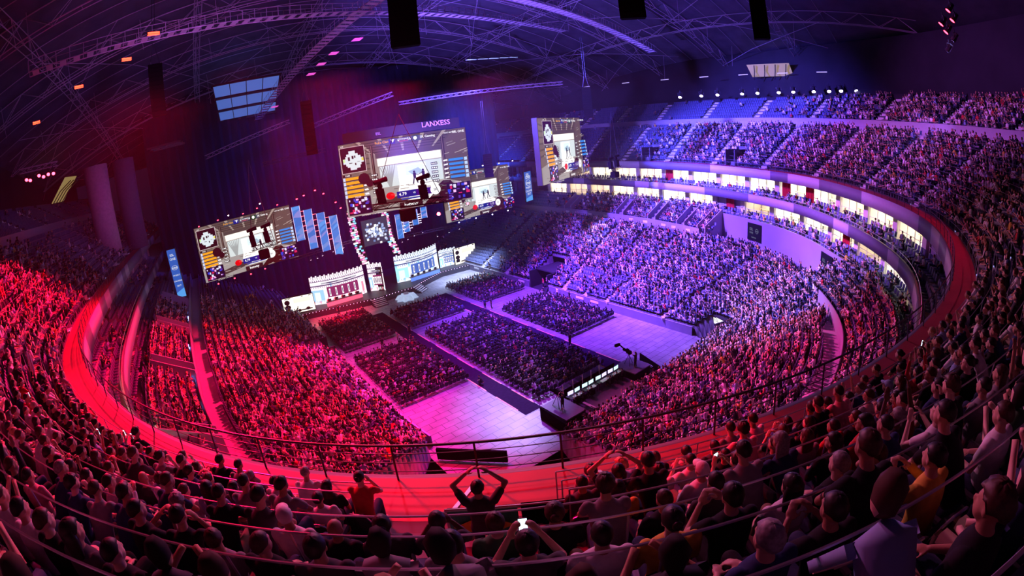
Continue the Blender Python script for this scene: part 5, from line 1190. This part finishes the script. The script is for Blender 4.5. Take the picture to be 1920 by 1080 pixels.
# followspot platforms : truss, two seats with lamps, box below
def spot_rig(p, q, label, s=1.0):
    p = np.array(p, float); q = np.array(q, float); d = q-p; L = np.linalg.norm(d); d /= L; e = empty('followspot_truss', tuple(p)); u = np.cross(d, [0, 0, 1.]); u /= np.linalg.norm(u); mb = MB(); w = .45*s
    for a, b in ((-w, 0), (w, 0), (-w, -.7*s), (w, -.7*s)): mb.tube([u*a+[0, 0, b], u*a+[0, 0, b]+d*L], .05*s, 5)
    n = 10
    for i in range(n):
        for a in (-w, w): A = u*a+d*L*i/n+[0, 0, 0 if i % 2 else -.7*s]; B = u*a+d*L*(i+1)/n+[0, 0, -.7*s if i % 2 else 0]; mb.tube([A, B], .03*s, 4)
    mb.build('truss', BLACK, e)
    for t_, nm in ((.15, 'a'), (.72, 'b')):
        c = d*L*t_; mb = MB(); mb.prism([tuple(c+[x, y, 0]) for x, y in ((-.55*s, -.3), (.35*s, -.3), (.35*s, .3), (-.55*s, .3))], (-.15*s, 0, 1.9*s)); mb.ell(c+[-.1, 0, 2.2*s], (.35*s, .3*s, .45*s)); mb.build('operator_seat', BLACK, e); mb = MB(); mb.tube([c+[-.9*s, 0, 2.75*s], c+[.9*s, 0, 3.0*s]], [.24*s, .34*s], 8); mb.tube([c+[0, 0, 2.2*s], c+[0, 0, 2.8*s]], .08, 5); mb.build('lamp_head', BLACK, e)
    mb = MB(); c = d*L*.45; mb.box(tuple(c+[0, 0, -1.8*s]), (1.8*s, 1.0, 1.5*s)); mb.build('equipment_box', BLACK, e)
    for t_ in (.05, .95): mb = MB(); mb.tube([d*L*t_, d*L*.5+[0, 0, 9]], .035, 4); mb.build('cable', DKSTEEL, e)
    tag(e, label, 'lighting rig')
spot_rig((16.3, 45, 20.1), (24.7, 45, 19.4), 'black followspot platform with two seats in front of the biggest screen', .8); spot_rig((4.3, 52, 17.9), (7.1, 52, 18.0), 'black followspot platform in front of the left screen', .62); spot_rig((57.0, 50, 18.6), (59.6, 50, 19.0), 'small black followspot platform at the upper box floor on the right', .6)
# roof lamps, red and violet
for i, (p, aim, s_) in enumerate((((-2.4, 40, 38.3), (2, 20, 10), 1.0), ((-5.3, 44.7, 38), (-8, 20, 15), .9), ((-10.9, 48.8, 37.7), (-12, 30, 20), .9), ((-16.9, 52.3, 36.3), (-14, 40, 20), .8))):
    e = empty('flood_lamp', p, .3); mb = MB(); mb.box((0, 0, 0), (1.1*s_, .25, .25)); mb.build('housing', DKSTEEL, e); mb = MB(); mb.box((0, -.05, -.14), (1.0*s_, .2, .05)); mb.box((0, -.14, 0), (1.0*s_, .05, .14)); mb.build('lens', mat('flood_red', (1, .1, .05), .5, emit=(1, .05, .02), es=6), e); tag(e, '%s glowing red flood lamp from the right, high at the upper left' % ORD[i], 'lamp', 'red flood lamps at the upper left')
truss('truss', (-22.5, 60, 33.0), (-17.6, 61.5, 32.7), .5, 'horizontal lamp truss over the left upper stand', TR, group='hung trusses')
for i, (x, z) in enumerate(((-22, 32.1), (-21.5, 31.9), (-20.2, 32.1), (-19.6, 31.8), (-18.9, 31.9), (-18.2, 31.8))): fixture('stage_light', (x, 61, z), (x+3, 45, 20), RED, 45, '%s red lamp from the left on the truss over the left upper stand' % ORD[i], .42, group='red lamps over the left stand')
for i, p in enumerate(((50, -.3, 37.0), (50.6, -.6, 36.2), (49.6, .6, 35.6), (50.3, .2, 35.0))): fixture('stage_light', p, (44, 30, 0), RED, 40, '%s red lamp from the top of the hung cluster at the upper right' % ORD[i], .55, group='red lamps at the upper right')
for i, p in enumerate(((50, -.4, 34.2), (50.2, .3, 33.2))): fixture('stage_light', p, (56, 10, 22), BLUEC, 50, '%s violet lamp from the top below the red cluster at the upper right' % ORD[i], .5, group='violet lamps at the upper right')
VR = []
for i, az in enumerate((57.7, 60.2, 62.1, 65.0, 66.8, 69.3, 71.0, 73.4, 75.2, 76.6, 78.4, 79.9, 81.2, 83.7)):
    x = 80.5; y = x/math.tan(math.radians(az)); hyp = math.hypot(x, y); z = 25+hyp*math.tan(math.radians(3.6+1.1*i/13)); VR.append((x, y, z))
    fixture('stage_light', (x, y, z), (74, y-2, 22), (.62, .5, 1), 60, '%s violet-white lamp from the left in the row above the right upper stand' % ORD[i], .62, group='lamp row above the right stand')
# pale tube lamps on the ceiling edge
TUBEL = mat('dim_tube', (.5, .45, .6), .5, emit=(.6, .5, .9), es=.9)
for i in range(12):
    az = math.radians(47+4.6*i); r_ = 84/max(.45, math.sin(az)) if math.sin(az) > .7 else 100; x, y = 83*1.0, 83/math.tan(az); z = 25+math.hypot(x, y)*math.tan(math.radians(5.2+.16*i)); mb = MB(); mb.box((0, 0, 0), (.15, 1.9, .12)); tag(mb.build('tube_lamp', TUBEL, loc=(x-.5, y, z)), '%s pale tube lamp from the left under the right roof edge' % ORD[i], 'lamp', 'tube lamps of the right roof edge')
# pink panels beside the left catwalk
for i, (x, y, z) in enumerate(((20.6, 58, 40.3), (18.6, 62, 39.6), (17.6, 65, 38.9), (16.8, 68, 38.2), (13.5, 82, 36.1))):
    mb = MB(); mb.box((0, 0, 0), (1.1, 1.5, .05)); tag(mb.build('colour_panel', mat('magenta_panel', (.8, .1, .6), .5, emit=(.85, .1, .6), es=.9), loc=(x+1.2, y, z)), '%s small magenta panel from the top beside the left catwalk' % ORD[i], 'panel', 'magenta panels at the left catwalk')
for i in range(5):
    x, y = 44+3.4*i, 66+1.5*i; mb = MB(); mb.box((0, 0, 0), (2.8, .35, .08)); o = mb.build('tube_lamp', mat('pale_blue_tube', (.4, .5, .8), .5, emit=(.35, .45, .85), es=.9), loc=(x, y, 38.6+.45*i)); o.rotation_euler = (0, -.1, .4); tag(o, '%s pale blue tube lamp from the left under the roof above the right screens' % ORD[i], 'lamp', 'pale blue tubes under the roof')
# ------------------------------------------------------------------ production desk at the near end of the floor
RISER = mat('riser_top', (.15, .14, .18), .5, var=.1)
def riser(name, x0, x1, y0, y1, h, label):
    e = empty(name, ((x0+x1)/2, (y0+y1)/2, 0)); w, l = x1-x0, y1-y0; mb = MB(); mb.box((0, 0, h-.05), (w, l, .1)); mb.build('deck', RISER, e); mb = MB(); mb.box((0, 0, (h-.1)/2), (w-.06, l-.06, h-.1)); mb.build('skirt', BLACK, e); tag(e, label, 'platform'); return e
riser('camera_platform', 22.8, 25.2, 25.9, 29.3, 1.25, 'black camera platform at the left end of the production desk'); riser('camera_platform', 33.0, 35.6, 26.6, 29.4, 1.25, 'black camera platform at the right end of the production desk'); riser('desk_platform', 25.25, 32.95, 25.2, 29.3, .45, 'low black platform carrying the long production desk')
mb = MB(); mb.box((29.1, 29.42, .8), (7.8, .06, 1.6)); tag(mb.build('screen_wall', BLACK), 'black wall panel in front of the production desk', 'panel')
mb = MB(); mb.box((36.8, 27.6, .5), (.1, 3.8, 1.0), -.3); tag(mb.build('screen_wall', BLACK), 'low black wall at the right of the production desk', 'panel')
mb = MB(); mb.prism([(22.75, 25.85, 0), (22.75, 29.35, 0), (22.68, 29.35, 0), (22.4, 25.6, 0)], (0, 0, 1.2)); tag(mb.build('screen_wall', BLACK), 'black cloth skirt at the left side of the left camera platform', 'panel')
def steps(x, y, rz, n, label, h=1.2):
    e = empty('steps', (x, y, 0), rz)
    for k in range(n): z = h*(k+1)/(n+1); mb = MB(); mb.box((0, -.28*(n-k), z), (1.25, .27, .045)); mb.build('tread', STAIR, e)
    for sx in (-.64, .64): mb = MB(); mb.tube([(sx, -.28*(n+.6), .05), (sx, 0, h)], .035, 5); mb.build('stringer', DKSTEEL, e)
    tag(e, label, 'steps')
steps(25.9, 26.6, PI/2, 4, 'small steps down from the left camera platform to the desk'); steps(35.6, 27.6, PI/2, 4, 'small steps at the right camera platform')
DT = mat('desk_top', (.05, .05, .06), .5); MON = mat('monitor_light', (.6, .8, .8), .4, emit=(.55, .85, .85), es=1.5); MON2 = mat('monitor_violet', (.6, .6, .9), .4, emit=(.65, .6, 1), es=1.5)
for i, x in enumerate((26.4, 28.3, 30.2, 32.0)):
    e = empty('production_desk', (x, 28.5, .45)); mb = MB(); mb.box((0, 0, .74), (1.75, .8, .05)); mb.build('desktop', DT, e)
    for sx in (-.8, .8):
        for sy in (-.35, .35): mb = MB(); mb.box((sx, sy, .36), (.05, .05, .72)); mb.build('leg', DKSTEEL, e)
    tag(e, '%s production desk from the left, on the low platform' % ORD[i], 'desk', 'production desks')
    for j, dx in enumerate((-.45, .42)):
        m = empty('monitor', (x+dx, 28.65, 1.215), PI+.1*(j-.5)); mb = MB(); mb.box((0, -.03, .32), (.72, .04, .42)); mb.build('housing', FRM, m); mb = MB(); mb.box((0, .0, .32), (.68, .012, .38)); mb.build('screen', MON if (i+j) % 3 else MON2, m); mb = MB(); mb.box((0, -.03, .06), (.06, .04, .12)); mb.box((0, -.03, .01), (.3, .2, .02)); mb.build('stand', DKSTEEL, m); tag(m, '%s monitor on the %s production desk from the left' % (('right', 'left')[j], ORD[i]), 'monitor', 'monitors of the production desk')
    e = empty('mixing_console', (x, 28.2, 1.22)); mb = MB(); mb.prism([(-.5, -.2, 0), (.5, -.2, 0), (.5, .15, 0), (-.5, .15, 0)], (0, 0, .09)); mb.build('case', mat('console_grey', (.45, .47, .5), .5, emit=(.6, .7, .8), es=.25), e)
    for k in range(8): mb = MB(); mb.box((-.4+.115*k, -.05, .1), (.03, .05, .03)); mb.build('fader', WHITE, e)
    tag(e, 'pale mixing console on the %s production desk from the left' % ORD[i], 'console', 'mixing consoles')
    for k in (0, 1):
        if (i+k) % 3 == 2: continue
        o = make_person((x-.4+.8*k, 27.75, .45), .1*(k-.5), 'phone', ('black', 'dark grey')[k], 'dark', 'short', SKINS[0], PANTS[1]); tag(o, 'technician in dark top, %s seat at the %s production desk from the left' % (('left', 'right')[k], ORD[i]), 'person', 'technicians at the desk')
        c = empty('office_chair', (x-.4+.8*k, 27.75, .45)); mb = MB(); mb.box((0, .0, .43), (.46, .44, .06)); mb.build('seat', BLACK, c); mb = MB(); mb.box((0, -.24, .72), (.42, .05, .5)); mb.build('backrest', BLACK, c); mb = MB(); mb.tube([(0, 0, .03), (0, 0, .42)], .03, 6); mb.build('post', DKSTEEL, c)
        for q in range(5): mb = MB(); mb.tube([(0, 0, .08), (.28*math.cos(q*1.257), .28*math.sin(q*1.257), .03)], .022, 4); mb.build('leg', DKSTEEL, c)
        tag(c, 'black office chair, %s seat at the %s production desk' % (('left', 'right')[k], ORD[i]), 'chair', 'office chairs')
for i, x in enumerate((25.6, 26.9, 28.2, 29.4, 30.6)):
    mb = MB(); mb.box((0, 0, .3), (.06, .06, 1.0)); tag(mb.build('screen_post', WHITE, loc=(x, 29.3, 1.5)), '%s pale upright post from the left on the desk wall' % ORD[i], 'post', 'posts on the desk wall')
def case(x, y, w, l, h, rz, label):
    e = empty('flight_case', (x, y, .0), rz); mb = MB(); mb.box((0, 0, h/2+.1), (w, l, h)); mb.build('box', mat('case_black', (.02, .02, .03), .5), e); mb = MB()
    for sx in (-1, 1):
        for sy in (-1, 1): mb = MB(); mb.box((sx*w/2, sy*l/2, h/2+.1), (.05, .05, h+.02)); mb.build('corner', STEEL, e); mb = MB(); mb.ell((sx*w*.4, sy*l*.4, .05), (.05, .05, .05), 6, 4); mb.build('castor', BLACK, e); tag(e, label, 'case', 'flight cases')
case(26.6, 24.95, 1.2, .7, .9, .1, 'black flight case at the left behind the production desk'); case(31.0, 24.9, .8, .6, .6, .2, 'small flight case behind the middle of the desk'); case(32.4, 24.95, .7, .6, 1.1, 0, 'tall black flight case at the right behind the desk')
def tv_camera(x, y, z, rz, label, crane=False):
    e = empty('camera_on_tripod', (x, y, z), rz); 
    for a in (0, 2.1, 4.2): mb = MB(); mb.tube([(0, 0, 1.2), (.5*math.cos(a), .5*math.sin(a), 0)], .03, 5); mb.build('leg', DKSTEEL, e)
    mb = MB(); mb.box((0, .0, 1.45), (.3, .6, .35)); mb.box((0, .2, 1.68), (.15, .3, .12)); mb.build('camera_body', BLACK, e); mb = MB(); mb.tube([(0, .3, 1.45), (0, .85, 1.45)], [.14, .17], 10); mb.build('lens', BLACK, e)
    if crane: mb = MB(); mb.tube([(0, -.3, 1.3), (-.9, .4, 2.4)], .07, 6); mb.box((-1.1, .5, 2.4), (.6, .25, .25)); mb.build('arm', BLACK, e)
    tag(e, label, 'camera')
tv_camera(23.9, 28.2, 1.25, 0, 'broadcast camera on tripod on the left platform'); tv_camera(34.2, 28.4, 1.25, -.2, 'tall broadcast camera on the right platform', True)
for i, (x, y, z, sh, k, rz, lb_) in enumerate(((23.8, 27.4, 1.25, 'black', 'photo_stand', 0, 'camera operator in black standing on the left platform'), (34.2, 27.5, 1.25, 'black', 'photo_stand', 0, 'camera operator in black standing on the right platform'), (47.9, 57.9, 0, 'red', 'stand', 1.3, 'person in red top standing at the mouth of the right tunnel'), (47.2, 54.5, 0, 'black', 'stand', 1.2, 'person in black standing left of the tunnel mouth at the right barrier'), (46.0, 52.4, 0, 'white', 'stand', 1.5, 'person in white top standing by the right barrier'), (45.8, 49.5, 0, 'black', 'stand', 1.4, 'security guard in black standing further along the right barrier'), (23.1, 57.6, 0, 'black', 'stand', .2, 'person in black standing on the left carpet runner'), (18.3, 56.2, 0, 'black', 'stand', -.5, 'person in dark top standing behind the front left block'), (20.8, 56.6, 0, 'grey', 'stand', 1.2, 'person in grey top walking behind the front left block'), (18.2, 76.6-.9, 0, 'black', 'stand', .1, 'person in black standing in the red light at the stage front'), (36.6, 56.9, 0, 'black', 'stand', .9, 'person in black standing between the two right blocks'), (35.9, 57.6, 0, 'navy', 'stand', 2.0, 'person in navy top standing beside the right carpet runner'), (35.2, 38.4, 0, 'black', 'stand', .1, 'person in black standing at the right carpet behind the rear block'), (59.3, 17.6, 8.95, 'red', 'stand', .8, 'person in red top standing on the right cross aisle'))):
    tag(make_person((x, y, z), rz, k, sh, 'dark', 'short', SKINS[0], PANTS[1]), lb_, 'person')
for sx, lb_ in ((1, 'person in black standing beside the right entrance handrail, taking a picture'), (-1, 'person in dark top standing beside the left entrance handrail, arms raised')):
    p = (3.4, 2.95, ZF) if sx > 0 else (2.0, 3.95, ZF); tag(make_person(p, float(face(-rnorm(np.array([pm]))[0])), 'photo_stand', 'black' if sx > 0 else 'dark grey', 'dark', 'short', SKINS[0], PANTS[0], .96), lb_, 'person')
# crouching cameraman behind the rear left block
tag(make_person((22.5, 38.6, -.1), .4, 'lean', 'black', 'dark', 'cap', SKINS[0], PANTS[1], .95), 'person in black crouching behind the rear left chair block', 'person')
# lettered light board at the corner tunnel
def board(P):
    P.rect(0, 0, 1, 1, (1, 1, 1)); P.text('ESL', .5, .5, .62, (.05, .03, .12), 1.0); return P
video_wall('light_board', (48.5, 27.0), (47.4, 24.5), 1.7, 2.8, .2, 'bright white lettered board at the near corner of the right stand', draw=board, strength=LOWM, cat='sign')
fixture('stage_light', (49.9, 25.0, 3.0), (44, 30, 1), (.7, .8, 1), 40, 'bright lamp beside the lettered board', .3)
# signs
def sign(x, y, z, rz, w, h, draw, label):
    e = empty('wall_sign', (x, y, z), rz); P = draw(Pic(w, h)); o = link('print', P.mb.mesh('print', colmat('sign_print', .5, .25)), e); mb = MB(); mb.box((w/2, .05, h/2), (w+.06, .06, h+.06)); mb.build('board', FRM, e); tag(e, label, 'sign')
def sg(P):
    P.rect(0, 0, 1, 1, (.03, .04, .30)); P.text('ESL', .3, .66, .22, (.8, .85, 1)); P.text('ONE', .3, .45, .16, (.8, .85, 1)); P.circ(.72, .6, .12, (.8, .85, 1)); P.circ(.72, .6, .10, (.03, .04, .30)); P.text('intel', .72, .6, .14, (.8, .85, 1)); P.text('betway', .5, .2, .14, (.8, .85, 1)); return P
for i, (sy, u) in enumerate(((25.2, 0), (11.4, 0))):
    s_ = s_at(y=sy, side='R'); p = ring(-2.68, np.array([s_]))[0]; n = rnorm(np.array([s_]))[0]; rz = math.atan2(n[1], n[0])-PI/2; sign(p[0]-math.cos(rz)*1.3, p[1]-math.sin(rz)*1.3, 9.7, rz, 2.7, 2.3, sg, ('dark blue sponsor board on the curved lilac wall, further from the camera', 'dark blue sponsor board on the curved lilac wall, nearer the camera')[i])
# small pale block signs on the right middle-tier wall and barrier
for i, y in enumerate((66, 60, 56, 49.5, 46, 41.5, 39, 35.5)):
    s_ = s_at(y=y, side='R'); p = ring(-6.05, np.array([s_]))[0]; mb = MB(); mb.box((p[0], p[1], 9.75), (.05, .9, .4)); tag(mb.build('block_sign', WHITE), '%s small pale sign from the left on the middle-tier wall' % ORD[i], 'sign', 'small signs on the middle-tier wall')
for i, y in enumerate((76, 62, 48, 45)): mb = MB(); mb.box((XR-.1, y, .75), (.04, 1.6, .35)); tag(mb.build('barrier_sign', WHITE), '%s pale sign from the left on the right floor barrier' % ORD[i], 'sign', 'pale signs on the floor barrier')
# phones and clapper sticks held in the near stand
PH = mat('phone_light', (.7, .85, 1), .3, emit=(.6, .85, 1), es=3.0)
ppl = [o for o in COL.objects if o.get('category') == 'person' and o.get('group') == 'spectators in the upper stand']
r5 = random.Random(6); nph = 0; nst = 0
for o in ppl:
    k = [k for k in PM if o.children[0].data == PM[k]['body']][0]
    if k in ('phone',) and r5.random() < .6 and nph < 12:
        w = (PM[k]['J']['wrL']+PM[k]['J']['wrR'])/2+np.array([0, .10, .03]); M_ = o.matrix_basis; p = M_@Vector(w); e = empty('phone', tuple(p), o.rotation_euler[2]); mb = MB(); mb.box((0, .006, 0), (.075, .008, .15)); mb.build('case', FRM, e); mb = MB(); mb.box((0, 0, 0), (.068, .004, .14)); mb.build('screen', PH, e); nph += 1
        tag(e, 'lit phone held by person, '+o['label'].split('hair, ')[-1], 'phone', 'phones in the stand')
    if k == 'cheer' and r5.random() < .7 and nst < 12 and o.location.length > 24.1 and math.hypot(o.location.x, o.location.y) > 5.5:
        for s_ in 'LR':
            w = PM[k]['J']['wr'+s_]+np.array([0, .02, .08]); p = o.matrix_basis@Vector(w); mb = MB(); mb.tube([(0, 0, -.1), (.02, 0, 0), (.05, .04, .5), (.06, .05, .58)], [.02, .05, .05, .02], 8); nst += 1
            tag(mb.build('clapper_stick', mat('inflatable_pale', (.75, .62, .75), .35), loc=tuple(p)), 'pale clapper stick, %s hand, ' % {'L': 'left', 'R': 'right'}[s_]+o['label'].split('hair, ')[-1], 'clapper', 'clapper sticks')
# ------------------------------------------------------------------ lighting
def spot(p, aim, col, kw, deg, blend=.6, r=.6):
    l = bpy.data.lights.new('spot', 'SPOT'); l.color = col; l.energy = kw*1000; l.spot_size = math.radians(deg); l.spot_blend = blend; l.shadow_soft_size = r
    o = bpy.data.objects.new('spot', l); COL.objects.link(o); o.location = p; d = Vector(aim)-Vector(p); o.rotation_euler = d.to_track_quat('-Z', 'Y').to_euler(); return o
VIO = (.22, .05, 1.0); PUR = (.50, .05, .95); MAG = (1, .02, .45); REDL = (1, .004, .07); BLU = (.05, .05, 1); WHV = (.70, .55, 1)
LIGHTS = [
 ((30, 52, 38), (40, 50, 0), (.25, .035, 1), 430, 60, 1), ((10, 62, 36), (15, 50, 0), MAG, 170, 40, 1), ((42, 60, 36), (23, 34, 0), (.50, .40, 1), 190, 17, 1), ((30, 40, 37), (19, 37, 0), (.50, .04, .95), 130, 40, 1),
 ((24, 45, 38), (2, 42, 5), REDL, 400, 62, 1), ((12, 40, 37), (6, 20, 6), REDL, 260, 52, 1), ((4, 42, 37), (-15, 30, 21), REDL, 170, 56, 1), ((-2.4, 40, 36.8), (-5, 14, 19), REDL, 170, 34, 1), ((2, 38, 36.6), (4.6, 5.4, 19), (1, .0, .02), 120, 13, .7),
 ((26, 55, 38), (56, 45, 5), (.21, .07, 1), 560, 54, 1), ((28, 70, 36), (60, 50, 6), WHV, 150, 15, 1), ((30, 66, 36), (44, 17, 5), WHV, 170, 24, 1), ((34, 50, 38), (52, 26, 4), (.29, .10, 1), 380, 52, 1), ((28, 48, 37), (30, 14, 5), (1, .05, .40), 260, 38, 1), ((36, 46, 37), (50, 13, 7), (.45, .15, 1), 200, 34, 1),
 ((28, 64, 38), (74, 40, 22), (.12, .09, 1), 800, 46, 1), ((32, 56, 38), (70, 30, 20), VIO, 260, 40, 1), ((38, 48, 37), (60, 4, 23), (.6, .12, .9), 120, 56, 1), ((30, 44, 37), (14, -2, 21), (1, .26, .55), 34, 60, 1), ((14, 44, 37), (-10, 8, 22), (1, .12, .40), 40, 56, 1),
 ((45, 62, 38), (30, 96, 20), BLU, 120, 80, 1), ((52, 70, 34), (60, 96, 22), (.03, .10, 1), 200, 60, 1), ((20, 50, 22), (52, 62, 44), (.22, .12, 1), 150, 110, 1), ((5, 30, 28), (5, 75, 40), (.4, .12, .6), 22, 110, 1),
 ((36, 66, 17), (40, 77, 0), (.45, .55, 1), 26, 60, 1), ((17, 65, 17), (18, 74.5, 0), REDL, 90, 40, 1), ((46, 70, 20), (44, 75, 0), (.5, .6, 1), 100, 46, 1), ((22, 70, 20), (22, 80, 2), (1, .6, .8), 10, 60, 1),
]
for a in LIGHTS: spot(*a[:5], blend=a[5], r=1.0)
for i, (x, y, z) in enumerate(VR[::2]): spot((x, y, z), (72.5, y-3, 20.5), (.34, .20, 1), 16, 62, 1, .3)
for p, aim in (((50.1, -.1, 33.4), (60, 6, 24)),): spot(p, aim, (.35, .15, 1), 14, 50, 1, .3)
spot((50.1, 0, 35.2), (40, 2, 24), REDL, 10, 50, 1, .3)

HAZE = .0003
# thin stage haze filling the hall under the roof
hz = bpy.data.materials.new('haze'); hz.use_nodes = True; nt = hz.node_tree; nt.nodes.clear(); out = nt.nodes.new('ShaderNodeOutputMaterial'); vs = nt.nodes.new('ShaderNodeVolumeScatter')
vs.inputs['Density'].default_value = HAZE; vs.inputs['Anisotropy'].default_value = .2; vs.inputs['Color'].default_value = (1, 1, 1, 1); nt.links.new(vs.outputs[0], out.inputs['Volume'])
mb = MB(); mb.box((29, 55, 15.9), (110, 81, 31.4)); tag(mb.build('haze', hz), 'thin stage haze hanging in the hall', 'haze', kind='stuff')
